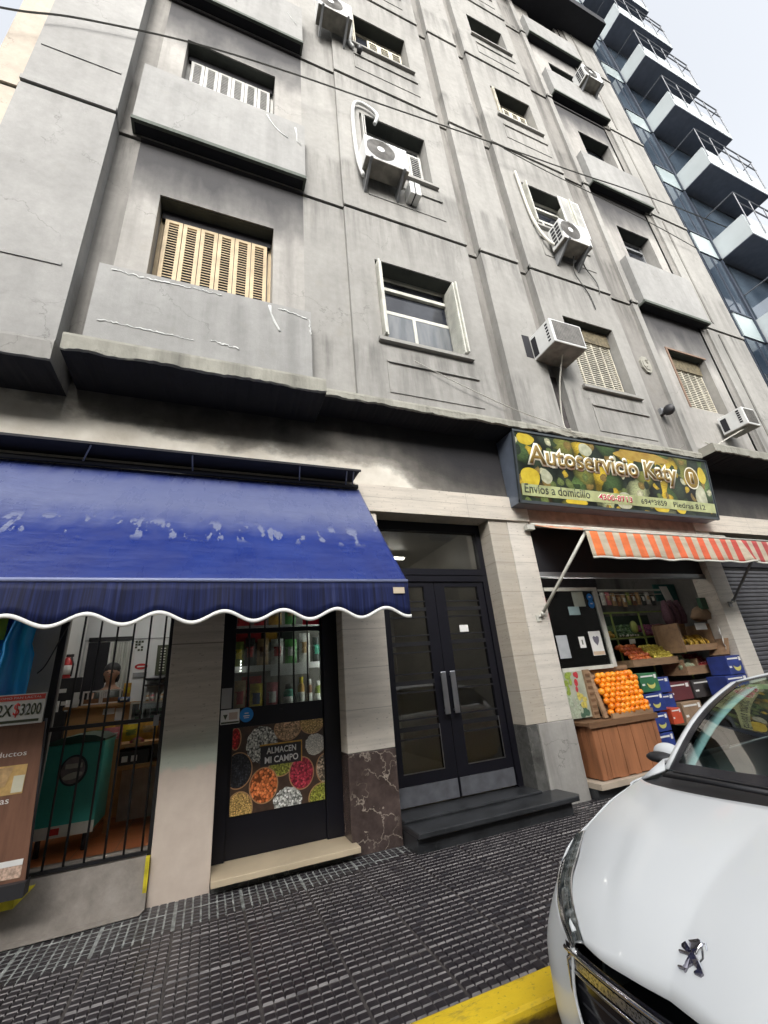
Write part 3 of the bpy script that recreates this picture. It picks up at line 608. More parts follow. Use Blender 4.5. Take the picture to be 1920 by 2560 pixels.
text('1', 'lettering', SG, M['whitet'], on(3.57, .575, .010), U, V, (.1, .21), off=.06, ex=.0004); text('1', 'lettering', SG, M['goldt'], on(3.585, .595, .0112), U, V, (.07, .17), off=.01, ex=.0004)
for s, u, w, h, mm in (('Envíos a domicilio', .09, 1.17, .13, 'darkt'), ('4300-8713', 1.43, .68, .09, 'redt'), ('694*3859', 2.3, .58, .09, 'darkt'), ('Piedras 812', 3.03, .78, .09, 'darkt')):
    if mm == 'redt': text(s, 'lettering', SG, M['whitet'], on(u-.012, .133, .0075), U, V, (w+.024, h+.014), off=.05, ex=.0003)
    text(s, 'lettering', SG, M[mm], on(u, .14, .0085), U, V, (w, h), off=.012, ex=.0004)
b = B(); b.box(X0-.01, X1+.01, YBm-.012, YBm+.02, Z0-.012, Z0+.03); 
for p in ((X0, 'l'), (X1, 'r')): b.ext([(p[0]-.01, YBm-.012, Z0), (p[0]-.01, YBm+.02, Z0), (p[0]-.01, YT+.02, Z1), (p[0]-.01, YT-.012, Z1)], (.03, 0, 0))
b.box(X0-.01, X1+.01, YT-.012, YT+.02, Z1-.02, Z1+.012); b.build('rim', mat('dark_rim', (.05, .06, .065), .4, .4), SG)
b = B()
for x in (4.3, 7.35): b.tube([(x, YT+.05, Z1), (x+.03, -.2, Z1+.16), (x+.05, -.37, Z1+.28)], .008, 5)
b.build('stay', M['wcable'], SG)
# ------------------------------------------------------------ air conditioners
M['acw'] = mat('ac_white', (.62, .63, .62), .4, var=.06, bump=.05); M['acd'] = mat('ac_underside', (.2, .19, .165), .6, var=.35, sc=7); M['grille'] = mat('ac_grille', (.13, .125, .115), .5, var=.3, sc=12)
def split_ac(label, x0, x1, y0, y1, z0, z1, brk=True, side=True, fan=.36):
    t = thing('air_conditioner', label, 'air conditioner', ((x0+x1)/2, (y0+y1)/2, z0), group='air conditioners hanging on the facade')
    b = B(); b.box(x0, x1, y0, y1, z0+.012, z1); c = b.build('casing', M['acw'], t, bevel=.012)
    b = B(); b.box(x0+.005, x1-.005, y0+.005, y1-.005, z0, z0+.011); b.build('base_pan', M['acd'], t)
    cx = x0+(x1-x0)*fan; cz = (z0+z1)/2+.01; r = (z1-z0)*.43
    b = B(); b.disc((cx, y0-.004, cz), (r, r), (1, 0, 0), (0, 0, 1), 32); b.disc((cx, y0-.012, cz), (r*.26, r*.26), (1, 0, 0), (0, 0, 1), 16, 1)
    for q in range(9):
        rr = r*(.3+.7*q/8); n = 28; b.tube([(cx+rr*math.cos(2*math.pi*k/n), y0-.012, cz+rr*math.sin(2*math.pi*k/n)) for k in range(n+1)], .003, 4, 0, False)
    b.build('fan_guard', [M['grille'], M['acw']], t)
    if side:
        b = B()
        for i in range(2):
            for j in range(5): b.box(x0-.004, x0+.001, y0+.05+i*.11, y0+.14+i*.11, z0+.07+j*(z1-z0-.1)/5, z0+.045+(j+1)*(z1-z0-.1)/5)
        b.build('side_vent', M['dark'], t)
    if brk:
        for x in (x0+.09, x1-.09):
            b = B(); b.box(x-.022, x+.022, y0-.03, -.36, z0-.03, z0-.004); b.ext([(x-.02, y0+.02, z0-.03), (x-.02, -.36, z0-.03), (x-.02, -.36, z0-.26), (x-.02, -.38, z0-.26)], (.035, 0, 0)); b.build('bracket', M['grey'], t)
    return t
def box_ac(label, x0, x1, y0, y1, z0, z1):
    t = thing('air_conditioner', label, 'air conditioner', ((x0+x1)/2, (y0+y1)/2, z0), group='air conditioners hanging on the facade')
    b = B(); b.box(x0, x1, y0, y1, z0+.012, z1); b.build('casing', M['acw'], t, bevel=.008)
    b = B(); b.box(x0+.004, x1-.004, y0+.004, y1, z0, z0+.011); b.build('base_pan', M['acd'], t)
    b = B(); b.box(x0+.045, x1-.03, y0-.006, y0+.002, z0+.045, z1-.03)
    for q in range(16): xx = x0+.05+q*(x1-x0-.08)/16; b.box(xx, xx+.003, y0-.009, y0-.006, z0+.05, z1-.035)
    b.build('coil', M['grille'], t)
    b = B(); d = y1-y0
    for q in range(6): zz = z0+.08+q*(z1-z0-.1)/6; b.box(x0-.004, x0+.001, y0+.06, y0+.11, zz, zz+.03)
    b.box(x0-.005, x0+.001, y1-.13, y1-.03, z0+.05, z1-.06); b.build('side_vent', M['dark'], t)
    return t
split_ac('white outdoor unit with a round fan covering the left part of a dark window', 1.76, 2.5, -.73, -.44, 8.9, 9.46, side=False)
split_ac('white outdoor unit with a vented left side under the open window with louvred shutter', 5.68, 6.38, -.74, -.42, 8.76, 9.3, fan=.3)
box_ac('white window unit with a dark square back sticking out left of the metal lattice window', 4.52, 5.16, -.80, -.34, 5.88, 6.34)
box_ac('small white window unit at the far right just above the ground floor ledge', 8.78, 9.16, -.78, -.36, 5.13, 5.5)
split_ac('dusty outdoor unit at the very top edge of the photo with a white drain flap', 1.13, 1.8, -.72, -.42, 13.22, 13.78, side=False)
split_ac('outdoor unit under the upper right window next to the glass building', 9.02, 9.72, -.8, -.42, 17.02, 17.6, brk=True)
b = B(); b.box(4.36, 4.5, -.365, -.30, 5.92, 6.37); tag(b.build('wall_opening', M['dark']), 'dark hole knocked in the wall left of the square window air conditioner', 'opening')
def cable(name, label, pts, r=.009, m='cable', n=5):
    b = B(); P = [Vector(p) for p in pts]; Q = []
    for i in range(len(P)-1):                                        # catmull rom
        p0 = P[max(i-1, 0)]; p1 = P[i]; p2 = P[i+1]; p3 = P[min(i+2, len(P)-1)]
        for k in range(8):
            s = k/8; Q.append(.5*((2*p1)+(p2-p0)*s+(2*p0-5*p1+4*p2-p3)*s*s+(3*p1-p0-3*p2+p3)*s**3))
    Q.append(P[-1]); b.tube(Q, r, n); return tag(b.build(name, M[m]), label, name.split('_')[-1])
cable('overhead_cable', 'long thin dark cable strung across the whole grey facade', [(-3.4, -.6, 9.0), (-2.7, -.6, 9.32), (-2.09, -.6, 9.72), (-.8, -.6, 10.28), (.59, -.6, 10.63), (2.29, -.6, 10.92), (3.6, -.6, 11.15), (5.0, -.6, 11.38), (7.06, -.6, 11.71), (8.64, -.6, 12.02), (10.7, -.6, 12.33), (13.2, -.6, 12.6)], .012)
cable('overhead_cable', 'second dark cable branching off above the middle of the facade', [(5.0, -.58, 11.37), (6.2, -.56, 11.28), (7.8, -.52, 11.3), (9.6, -.5, 11.2), (11.2, -.45, 11.1)], .009)
cable('pipe', 'pale insulated pipe looping up the left side of the fan unit window', [(1.79, -.5, 8.8), (1.74, -.45, 9.3), (1.73, -.42, 10.2), (1.76, -.42, 10.85), (1.86, -.42, 11.08), (2.1, -.42, 11.05), (2.22, -.42, 10.9), (2.17, -.38, 10.7)], .032, 'acw', 8)
cable('pipe', 'pale pipe running down the left edge of the open window to the sideways unit', [(5.36, -.4, 11.1), (5.38, -.4, 10.4), (5.42, -.4, 9.75), (5.5, -.42, 9.3), (5.62, -.45, 9.0), (5.72, -.5, 8.85)], .03, 'wcable', 8)
cable('cable', 'thin cable hanging in an S below the sideways air conditioner', [(6.1, -.5, 8.72), (6.12, -.4, 8.45), (6.2, -.39, 8.2), (6.35, -.38, 7.9), (6.38, -.38, 7.55)], .011)
cable('cable', 'looped black cable at the lower right corner of the sideways air conditioner', [(6.3, -.5, 8.75), (6.5, -.4, 8.65), (6.68, -.39, 8.35), (6.66, -.39, 8.05)], .011)
cable('cable', 'pale cable dangling under the square window air conditioner', [(4.85, -.6, 5.88), (4.86, -.4, 5.5), (4.88, -.27, 5.1), (4.84, -.27, 4.75), (4.8, -.4, 4.62)], .012, 'wcable')
cable('cable', 'pale cable drooping from the small far right air conditioner to the ledge', [(8.9, -.7, 5.13), (8.6, -.5, 4.98), (8.2, -.45, 4.8), (7.8, -.5, 4.76)], .012, 'wcable')
cable('cable', 'thin cable sagging diagonally from the middle window sill to the shop sign', [(2.3, -.4, 5.3), (3.0, -.42, 5.02), (3.8, -.42, 4.78), (4.4, -.42, 4.66), (5.0, -.42, 4.5)], .006, 'wcable')
cable('drain_cloth', 'white drain flap hanging from the topmost air conditioner', [(1.8, -.62, 13.7), (1.84, -.5, 13.45), (1.82, -.42, 13.2), (1.9, -.4, 13.1)], .04, 'acw', 6)
L = thing('wall_lamp', 'small round black lamp on the facade between the two lowest right windows', 'lamp', (7.25, -.42, 5.3))
b = B(); b.ell((7.25, -.45, 5.38), .07, .1, .1); b.build('lamp_body', M['rubber'], L); b = B(); b.box(7.2, 7.3, -.36, -.3, 5.36, 5.48); b.build('base', M['grey'], L)
b = B(); b.ell((2.02, -.44, 13.05), .06, .06, .08); b.box(1.98, 2.06, -.42, -.36, 13.0, 13.1); tag(b.build('junction_box', M['rubber']), 'small black box on the sill under the topmost air conditioner', 'junction box')
P_ = thing('condensate_pump', 'grey boxed pump beside the fan unit under the dark window', 'pump', (2.68, -.45, 8.7))
b = B(); b.box(2.58, 2.78, -.56, -.36, 8.72, 9.02); b.build('casing', M['acw'], P_, bevel=.01); b = B(); b.box(2.66, 2.68, -.565, -.36, 8.715, 9.025); b.build('strap', M['rubber'], P_)
# ------------------------------------------------------------ neighbouring glass building
NB = thing('neighbouring_building', 'modern building with white balconies and blue glass beyond the grey facade', 'building', (13, 0, 0))
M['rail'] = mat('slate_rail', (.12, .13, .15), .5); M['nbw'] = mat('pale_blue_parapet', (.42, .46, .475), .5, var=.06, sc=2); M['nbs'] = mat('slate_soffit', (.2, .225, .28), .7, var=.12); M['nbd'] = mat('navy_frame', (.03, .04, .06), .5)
t = NT('blue_window_glass'); t.col(t.ramp(t.noise(t.P(), .6, 2), [(.35, (.02, .03, .045)), (.7, (.075, .1, .13))])).set(Roughness=.05); M['nbg'] = t.mat
t = NT('spandrel'); t.col(t.ramp(t.noise(t.P(), .8, 2), [(.35, (.3, .36, .37)), (.7, (.4, .46, .47))])).set(Roughness=.15); M['nbp'] = t.mat
b = B(); b.box(11.32, 15.6, -.38, 6, 0, 25.6); b.build('wall', M['nbd'], NB)
ZB = [8.25+2.91*k for k in range(-1, 7)]
for k, z in enumerate(ZB):
    far = 15.0
    if 5 < z < 26:
        b = B(); b.box(12.2, far, -1.2, -1.12, z, z+.72); b.box(12.2, 12.28, -1.12, -.4, z, z+.72); b.box(far-.08, far, -1.12, -.4, z, z+.72); o = b.build('balcony', M['nbw'], NB)
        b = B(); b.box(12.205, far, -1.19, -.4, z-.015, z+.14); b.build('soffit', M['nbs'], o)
        b = B()
        for x in [12.24+(far-12.3)*i/4 for i in range(5)]: b.tube([(x, -1.22, z+.3), (x, -1.25, z+1.5)], .014, 5)
        for y, zz in ((-1.25, z+1.55), (-1.24, z+1.15)): b.tube([(12.24, y, zz), (far, y, zz)], .018, 5)
        b.tube([(12.24, -1.25, z+1.55), (12.24, -.45, z+1.55)], .018, 5); b.tube([(far, -1.25, z+1.55), (far, -.45, z+1.55)], .018, 5)
        b.build('railing', M['rail'], o)
        b = B(); b.box(12.45, far-.1, -.415, -.385, z+.85, z+2.75); b.build('balcony_door', M['nbg'], NB)
    b = B(); b.box(11.36, 12.14, -.41, -.385, z+.02, z+.76); b.build('spandrel', M['nbp'], NB)
    w = B(); w.box(11.36, 12.14, -.40, -.385, z+.82, z+2.85); w = w.build('window', M['nbg'], NB)
    b = B(); b.box(11.33, 12.16, -.43, -.4, z+.765, z+.815); b.box(12.142, 12.19, -.45, -.385, z-.06, z+2.9); b.box(11.74, 11.77, -.42, -.4, z+.82, z+2.85); b.build('frame', M['nbd'], w)
w = B(); w.box(11.5, 11.95, -.6, -.43, 6.3, 7.2); tag(w.build('window_sash', mat('tan_sash', (.3, .24, .17), .6), NB), None)
# ------------------------------------------------------------ street
b = B(); b.f([(-150, -150, -.18), (150, -150, -.18), (150, 150, -.18), (-150, 150, -.18)])
t = NT('asphalt'); t.col(t.ramp(t.noise(t.P(), 40, 5, .7), [(.3, (.025, .025, .027)), (.7, (.07, .07, .068))])).set(Roughness=.75).bump(t.noise(t.P(), 120, 3), .5, .01)
tag(b.build('road', t.mat, loc=(0, 0, -.18)), kind='structure')
# kerb
t = NT('yellow_kerb_paint'); n = t.noise(t.vec((1, 3, 3)), 6, 7, .75); sp = t.n('SeparateXYZ'); t.l(t.P(), sp.inputs[0])
low = t.math('ADD', sp.outputs[2], t.math('MULTIPLY', n, .08)); c = t.ramp(t.noise(t.P(), 3, 4), [(.3, (.62, .41, .01)), (.7, (.78, .55, .02))])
c = t.mix(t.ramp(n, [(.55, 0.), (.68, .6)]), c, (.24, .16, .04)); c = t.mix(t.ramp(t.noise(t.P(), 45, 4, .7), [(.6, 0.), (.68, .55)]), c, (.12, .09, .04)); c = t.mix(t.ramp(t.math('ADD', low, .5), [(.5, 1.), (.535, 0.)]), c, t.ramp(t.noise(t.P(), 14, 5), [(.3, (.03, .02, .01)), (.7, (.16, .09, .03))]))
t.col(c).set(Roughness=.6).bump(n, .4, .01)
b = B(); x = -8.
while x < 14: b.box(x, x+3.5, -2.16, -1.965, -.18, .012); x += 3.503
tag(b.build('kerb', t.mat, bevel=.025), kind='structure')
# pavement: dark base with raised square pads
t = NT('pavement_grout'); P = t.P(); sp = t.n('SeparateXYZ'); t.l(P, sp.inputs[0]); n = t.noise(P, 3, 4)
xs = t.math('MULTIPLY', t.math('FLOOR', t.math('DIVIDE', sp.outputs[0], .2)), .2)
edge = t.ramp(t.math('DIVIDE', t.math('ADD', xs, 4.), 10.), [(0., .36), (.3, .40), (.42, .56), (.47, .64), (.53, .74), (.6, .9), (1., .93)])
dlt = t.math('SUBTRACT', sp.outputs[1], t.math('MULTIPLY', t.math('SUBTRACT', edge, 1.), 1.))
pale_grout = t.math('GREATER_THAN', t.math('ADD', dlt, t.math('MULTIPLY', t.math('SUBTRACT', n, .5), .22)), 0.)  # light grout near the wall, dark grout elsewhere
dk = t.ramp(t.noise(P, 9, 4), [(.3, (.03, .026, .026)), (.7, (.085, .075, .07))]); t.col(t.mix(pale_grout, dk, t.ramp(t.noise(P, 14, 3), [(.3, (.08, .085, .08)), (.7, (.38, .4, .385))]))).set(Roughness=.6)
b = B(); b.box(-8, 14, -1.968, 6, -.1, -.0065); pv = tag(b.build('pavement', t.mat), kind='structure')
t = NT('wet_black_tile'); P = t.P(); n = t.noise(P, 1.2, 4)
t.col(t.ramp(t.noise(P, 25, 5, .7), [(.3, (.010, .009, .012)), (.7, (.034, .028, .032))])).set(Roughness=t.ramp(n, [(.35, .28), (.7, .55)])).bump(t.noise(P, 45, 4), .25, .003)
wet_tile = t.mat; t = NT('tile_edge_glint'); t.col(t.ramp(t.noise(t.P(), 7, 4), [(.3, (.07, .065, .065)), (.7, (.24, .225, .22))])).set(Roughness=.7); edge_glint = t.mat  # sky highlight on the street-facing pad edges, painted as a paler colour
def lim(x):
    x = math.floor(x/.2)*.2; tab = [(-4, -.64), (-1, -.6), (.2, -.44), (.7, -.36), (1.3, -.26), (2, -.1), (6, -.07)]
    for (a, va), (c, vc) in zip(tab, tab[1:]):
        if x <= c: return va+(vc-va)*(x-a)/(c-a)
    return -.07
b = B(); rs = random.Random(3); T_ = .43; pd = T_/8
y = -1.955; row = 0
while y < .1:
    x = -3.2
    while x < 7.5:
        # one tile of 8 x 8 pads
        tz = rs.uniform(-.002, .002); tx = rs.uniform(-.004, .004); ty = rs.uniform(-.004, .004)
        for i in range(8):
            for j in range(8):
                cx = x+pd*(i+.5); cy = y+pd*(j+.5); h = pd/2-.0042; k = .004; zt = 0.001+tz+tx*(i-3.5)*.05+ty*(j-3.5)*.05
                near = cy > lim(cx)
                if near: h -= .001; zt -= .004
                if cy > .14: continue
                if cx < -1.3 and cy > -.25: continue
                w_ = 0 if near else .003
                a = [b.bm.verts.new(p) for p in ((cx-h-w_, cy-h-w_, -.0075), (cx+h+w_, cy-h-w_, -.0075), (cx+h+w_, cy+h+w_, -.0075), (cx-h-w_, cy+h+w_, -.0075))]
                kk = k if near else .0042
                c = [b.bm.verts.new(p) for p in ((cx-h+k*.4, cy-h+kk, zt), (cx+h-k*.4, cy-h+kk, zt), (cx+h-k*.4, cy+h-k*.4, zt), (cx-h+k*.4, cy+h-k*.4, zt))]
                b.bm.faces.new(c)
                for q in range(4):
                    fc = b.bm.faces.new((a[q], a[(q+1) % 4], c[(q+1) % 4], c[q]))
                    if q == 0 and not near and rs.random() < .93: fc.material_index = 1
        x += T_+.012
    y += T_+.012; row += 1
o = b.build('pavement_tiles', [wet_tile, edge_glint], loc=(0, 0, 0)); tag(o, kind='structure')
# concrete ramp at the gate
t = NT('worn_ramp'); c = t.ramp(t.noise(t.P(), 5, 6, .7), [(.3, (.17, .15, .13)), (.7, (.3, .27, .24))]); t.col(c).set(Roughness=.8).bump(t.noise(t.P(), 25, 5), .4, .01)
b = B(); b.ext([(-.318, -.06, .01), (-.318, .03, .305), (-.318, .3, .305), (-.318, .3, -.1), (-.318, -.06, -.1)], (-1.9, 0, 0)); b.ext([(-.318, -.06, .01), (-.75, -.0, .012), (-1.3, .0, .02), (-1.3, -.14, .004), (-.75, -.14, .004), (-.34, -.12, .004)], (0, 0, .004))
tag(b.build('ramp', t.mat), kind='structure')
yp = mat('chipped_yellow', (.55, .46, .02), .6, var=.3, sc=12)
b = B(); b.box(-.345, -.318, -.035, .02, .1, .31); tag(b.build('ramp_edge_marking', yp), 'narrow yellow painted edge at the right end of the shop ramp', 'painted edge')
b = B(); b.box(-2.2, -1.10, -.07, .02, .19, .285); b.ext([(-1.10, -.07, .19), (-1.10, .02, .19), (-1.02, .02, .27), (-1.02, -.0, .27), (-1.10, -.07, .285)], (0.001, 0, .01)); tag(b.build('ramp_edge_marking', yp), 'yellow painted curb under the tall brown banner at the left', 'painted edge')
# opposite side of the street: buildings and a dark car are what the glass reflects
OB = thing('opposite_building', 'plain building across the street seen only in reflections', 'building', (0, -16, 0))
b = B(); 
hs = [(x, x+1.3, z, z+1.7) for x in [-18+3.2*i for i in range(14)] for z in (5, 8.3)]
b.box(-30, 30, -18, -14.5, -.18, 12); b.build('wall', plaster('opposite_render', (.3, .28, .25), .4), OB)
for h in hs: b = B(); b.box(h[0], h[1], -14.5, -14.47, h[2], h[3]); b.build('window', M['pane'], OB)
# ------------------------------------------------------------ left shop: door with display window
SD = thing('shop_door', 'black metal shop door with a barred display window and a bean poster', 'door', (.68, .25, .1))
y0, y1 = .25, .30
b = B(); b.box(.10, .215, y0-.03, y1, .10, 3.23); b.box(1.09, 1.25, y0-.03, y1, .10, 3.23); b.box(.215, 1.09, y0-.03, y1, 3.1, 3.23)
b.build('frame', M['black'], SD)
b = B(); b.box(.215, 1.09, y0, y1, .10, 1.255); b.box(.215, .235, y0, y1, 1.255, 1.95); b.box(1.075, 1.09, y0, y1, 1.255, 1.95); b.box(.215, 1.09, y0, y1, 1.935, 1.98); b.box(.215, 1.09, y0, y1, 2.5, 3.1); b.box(.215, .235, y0, y1, 1.98, 2.5); b.box(1.075, 1.09, y0, y1, 1.98, 2.5)
b.box(.66, .69, y0-.006, y0, 1.205, 1.213); b.build('panel', M['black'], SD, bevel=.003)
b = B(); b.box(.235, 1.075, y0+.03, y0+.036, 1.255, 2.5); b.build('pane', M['glass'], SD)
for x in (.363, .51, .654, .801, .943): b = B(); b.tube([(x, y0+.015, 1.25), (x, y0+.015, 2.5)], .0085, 6); b.build('bar', M['iron'], SD)
# shelves behind the glass
DC = thing('display_shelf', 'white display shelf filled with packets and jars behind the barred window', 'shelf', (.7, .6, 1.2))
b = B(); b.box(.2, 1.3, .42, .8, 1.14, 1.16); b.box(.2, 1.3, .5, .8, 1.60, 1.62); b.box(.2, 1.3, .49, .50, 1.575, 1.635); b.box(.2, 1.3, .5, .8, 2.02, 2.04)
b.build('board', M['white'], DC); b = B(); b.box(.15, 1.34, .8, .82, .3, 2.8); b.build('back', mat('shelf_back', (.25, .24, .22), .7), DC)
b = B(); b.box(.172, .18, .42, .43, 1.2, 2.5); b.build('light_strip', mat('strip', (.5, .5, .5), .5), DC)
b = B(); b.tube([(1.205, .40, 1.2), (1.205, .40, 2.3)], .012, 6); b.build('added_fill_tube', emit('shelf_fill_glow', (1, .97, .9), 30), DC)  # tube added out of view to brighten the goods on the shelf
b = B()
for z in (1.66, 1.63, 1.60, 1.57): b.ell((.30, .44, z+.02), .006, .006, .008, 8, 6)
b.build('led', emit('led_glow', (1, .95, .85), 12), DC)
cols = dict(red=(.45, .03, .03), green=(.12, .35, .1), yellow=(.65, .5, .03), tan=(.45, .3, .15), white=(.6, .6, .56), pink=(.5, .16, .18), teal=(.05, .3, .2), dark=(.03, .035, .03), brown=(.2, .09, .04), olive=(.2, .25, .05), navy=(.03, .06, .15), amber=(.55, .3, .05))
PM = {k: mat('pack_'+k, v, .35, var=.3, sc=25) for k, v in cols.items()}
def packet(x, y, z, w, h, c1, c2, label, group='packets and jars in the display window', name='packet', cat='packet', band=(.35, .7)):
    t = thing(name, label, cat, (x, y, z), group=group)
    b = B(); n = 5; d = w*.28
    P = []
    for j in range(6):
        v = j/5; th = d*math.sin(math.pi*min(max(v, .06), .94)); P.append([(x-w/2+w*i/n, y-th*math.sin(math.pi*(i/n*.9+.05)), z+h*v) for i in range(n+1)])
    b.grid(P); b.f([P[0][0], P[0][-1], P[-1][-1], P[-1][0]]); b.build('pouch', PM[c1], t)
    b = B(); a, c = band; b.grid([[(x-w/2*.86+w*.86*i/n, y-.003-d*math.sin(math.pi*v)*math.sin(math.pi*(i/n*.9+.05)), z+h*v) for i in range(n+1)] for v in (a, (a+c)/2, c)]); b.build('label_patch', PM[c2], t)
    return t
def jar(x, y, z, r, h, c1, c2, label, group='packets and jars in the display window'):
    t = thing('jar', label, 'jar', (x, y, z), group=group)
    b = B(); b.lathe([(r*.9, z), (r, z+.01), (r, z+h*.72), (r*.6, z+h*.82)], (x, y, 0), 12); b.build('jar_body', PM[c1], t)
    b = B(); b.lathe([(r*.66, z+h*.82), (r*.66, z+h)], (x, y, 0), 12); b.build('lid', PM[c2], t)
    b = B(); b.lathe([(r*1.02, z+h*.2), (r*1.02, z+h*.55)], (x, y, 0), 12); b.build('label_patch', PM['white'], t)
for i, (c1, c2, x, w, h) in enumerate((('olive', 'yellow', .29, .09, .27), ('dark', 'red', .40, .1, .30), ('tan', 'brown', .53, .12, .29), ('white', 'red', .68, .13, .28), ('green', 'white', .83, .13, .27), ('white', 'tan', .98, .12, .33), ('dark', 'teal', 1.12, .1, .28))):
    packet(x, .6, 1.622, w, h, c1, c2, 'upper row packet %s, %s patch, behind the barred window' % (('olive', 'black', 'tan', 'white', 'green', 'pale grey', 'dark')[i], c2))
for i, (c1, c2, x, w, h) in enumerate((('tan', 'red', .31, .11, .34), ('yellow', 'navy', .47, .13, .30), ('pink', 'white', .63, .12, .30))):
    packet(x, .56, 1.162, w, h, c1, c2, 'lower row %s packet with %s patch, behind the barred window' % (c1, c2))
packet(.43, .68, 1.18, .2, .36, 'red', 'pink', 'red packet standing behind the yellow one in the display window')
for i, (c1, c2, x, r, h) in enumerate((('teal', 'dark', .80, .055, .27), ('amber', 'yellow', .93, .036, .33), ('brown', 'white', 1.02, .03, .3), ('olive', 'white', 1.12, .045, .28))):
    jar(x, .56, 1.162, r, h, c1, c2, '%s glass jar with %s lid on the lower display shelf' % (c1, c2))
for x, w, c in ((.33, .14, 'red'), (.5, .13, 'red'), (.66, .14, 'amber'), (.83, .12, 'green')):
    packet(x, .64, 2.042, w, .3, c, 'white' if x < .4 else 'tan', '%s packet number of the top display row, %s the red sign' % (c, {.33: 'farthest left of', .5: 'second left of', .66: 'two places left of', .83: 'just left of'}[x]))
for x, c in ((.31, 'red'), (.45, 'red'), (.62, 'amber'), (.79, 'dark')):
    b = B(); b.box(x-.06, x+.06, .62, .7, 1.88, 2.018); tag(b.build('box', PM[c]), 'small %s box tucked under the top display shelf%s' % (c, {.31: ' at its left end', .45: ' second from the left'}.get(x, '')), 'box', 'boxes under the top display shelf')
b = B(); b.box(.60, 1.0, .485, .492, 1.52, 1.60); tag(b.build('price_strip', M['paper']), 'white strip of price labels on the display shelf edge', 'price strip')
b = B(); b.box(.90, 1.12, .275, .283, 2.0, 2.3); sg = tag(b.build('red_sticker', mat('signal_red', (.6, .01, .03), .4)), 'red square sign at the top right of the barred window', 'sign')
text('P', 'lettering', sg, M['paper'], (.955, .2745, 2.05), (1, 0, 0), (0, 0, 1), (.035, .05))
# poster of beans
PO = thing('bean_poster', 'poster of bean bowls reading Almacen Mi Campo on the black shop door', 'poster', (.66, .243, .4))
px0, px1, pz0, pz1 = .241, 1.083, .405, 1.09; PY = .2435
b = B(); b.box(px0, px1, PY, PY+.003, pz0, pz1); b.build('sheet', mat('table_brown', (.06, .035, .025), .35, var=.4, sc=12), PO)
def beans(name, c, sc=75, dark=.3, dist=.0):
    t = NT(name); v = t.n('TexVoronoi'); t.l(t.vec((1, .2, 1.0)), v.inputs['Vector']); v.inputs['Scale'].default_value = sc; 
    h = t.n('SeparateColor'); t.l(v.outputs['Color'], h.inputs[0]); cc = t.ramp(h.outputs[0], [(.0, tuple(x*.55 for x in c)), (.5, c), (1., tuple(min(1, x*1.6+.03) for x in c))])
    m = t.ramp(t.math('MULTIPLY', v.outputs['Distance'], 1.), [(.45, 0.), (.72, 1.)]); t.col(t.mix(m, cc, tuple(x*dark for x in c))).set(Roughness=.3); return t.mat
BM = [beans('beans_%d' % i, c, s, d) for i, (c, s, d) in enumerate((((.55, .55, .5), 62, .12), ((.75, .2, .06), 46, .2), ((.42, .03, .06), 60, .3), ((.02, .022, .03), 70, .3), ((.3, .32, .05), 75, .3), ((.55, .36, .12), 95, .3), ((.62, .64, .6), 60, .2), ((.5, .32, .18), 75, .3), ((.6, .58, .52), 150, .75), ((.5, .02, .02), 60, .3), ((.45, .36, .26), 60, .15)))]
rim = mat('bowl_rim', (.42, .24, .12), .4)
bowls = [(.50, .93, .14, .15, 0, 0), (.74, 1.04, .13, .11, 7, 1), (.97, 1.07, .125, .11, 5, 1), (.27, 1.0, .05, .095, 9, 1), (.30, .745, .125, .145, 3, 1), (1.0, .87, .10, .09, 8, 0), (.674, .735, .11, .09, 4, 1), (.525, .60, .128, .142, 1, 1), (.865, .65, .118, .135, 2, 1), (1.09, .66, .09, .125, 10, 1), (.32, .45, .115, .135, 5, 1), (.74, .45, .13, .105, 6, 0), (1.06, .43, .135, .12, 4, 1)]
def clipdisc(b, cx, cz, rx, rz, k, jit=0):
    b.f([(min(max(cx+rx*math.cos(a)*(1+random.uniform(-jit, jit)), px0+.003), px1-.003), PY-k, min(max(cz+rz*math.sin(a)*(1+random.uniform(-jit, jit)), pz0+.003), pz1-.003)) for a in [2*math.pi*q/36 for q in range(36)]])
k = .0006
for cx, cz, rx, rz, mi, r in bowls:
    if r: b = B(); clipdisc(b, cx, cz, rx, rz, k); b.build('picture', rim, PO); k += .0003
    b = B(); clipdisc(b, cx, cz, rx-.009*r, rz-.009*r, k, 0 if r else .07); b.build('picture', BM[mi], PO); k += .0003
b = B(); b.box(.49, .862, PY-.0068, PY-.0062, .748, .912); b.build('name_plate', mat('slate_plate', (.022, .02, .024), .5), PO)
b = B(); b.box(.485, .866, PY-.0066, PY-.0060, .912, .925); b.box(.862, .872, PY-.0066, PY-.006, .745, .925); b.build('picture', PM['amber'], PO)
text('ALMACEN', 'lettering', PO, M['paper'], (.545, PY-.0069, .842), (1, 0, 0), (0, 0, 1), (.27, .052), off=.018, ex=.001)
text('MI CAMPO', 'lettering', PO, M['paper'], (.53, PY-.0069, .766), (1, 0, 0), (0, 0, 1), (.305, .054), off=.018, ex=.001)
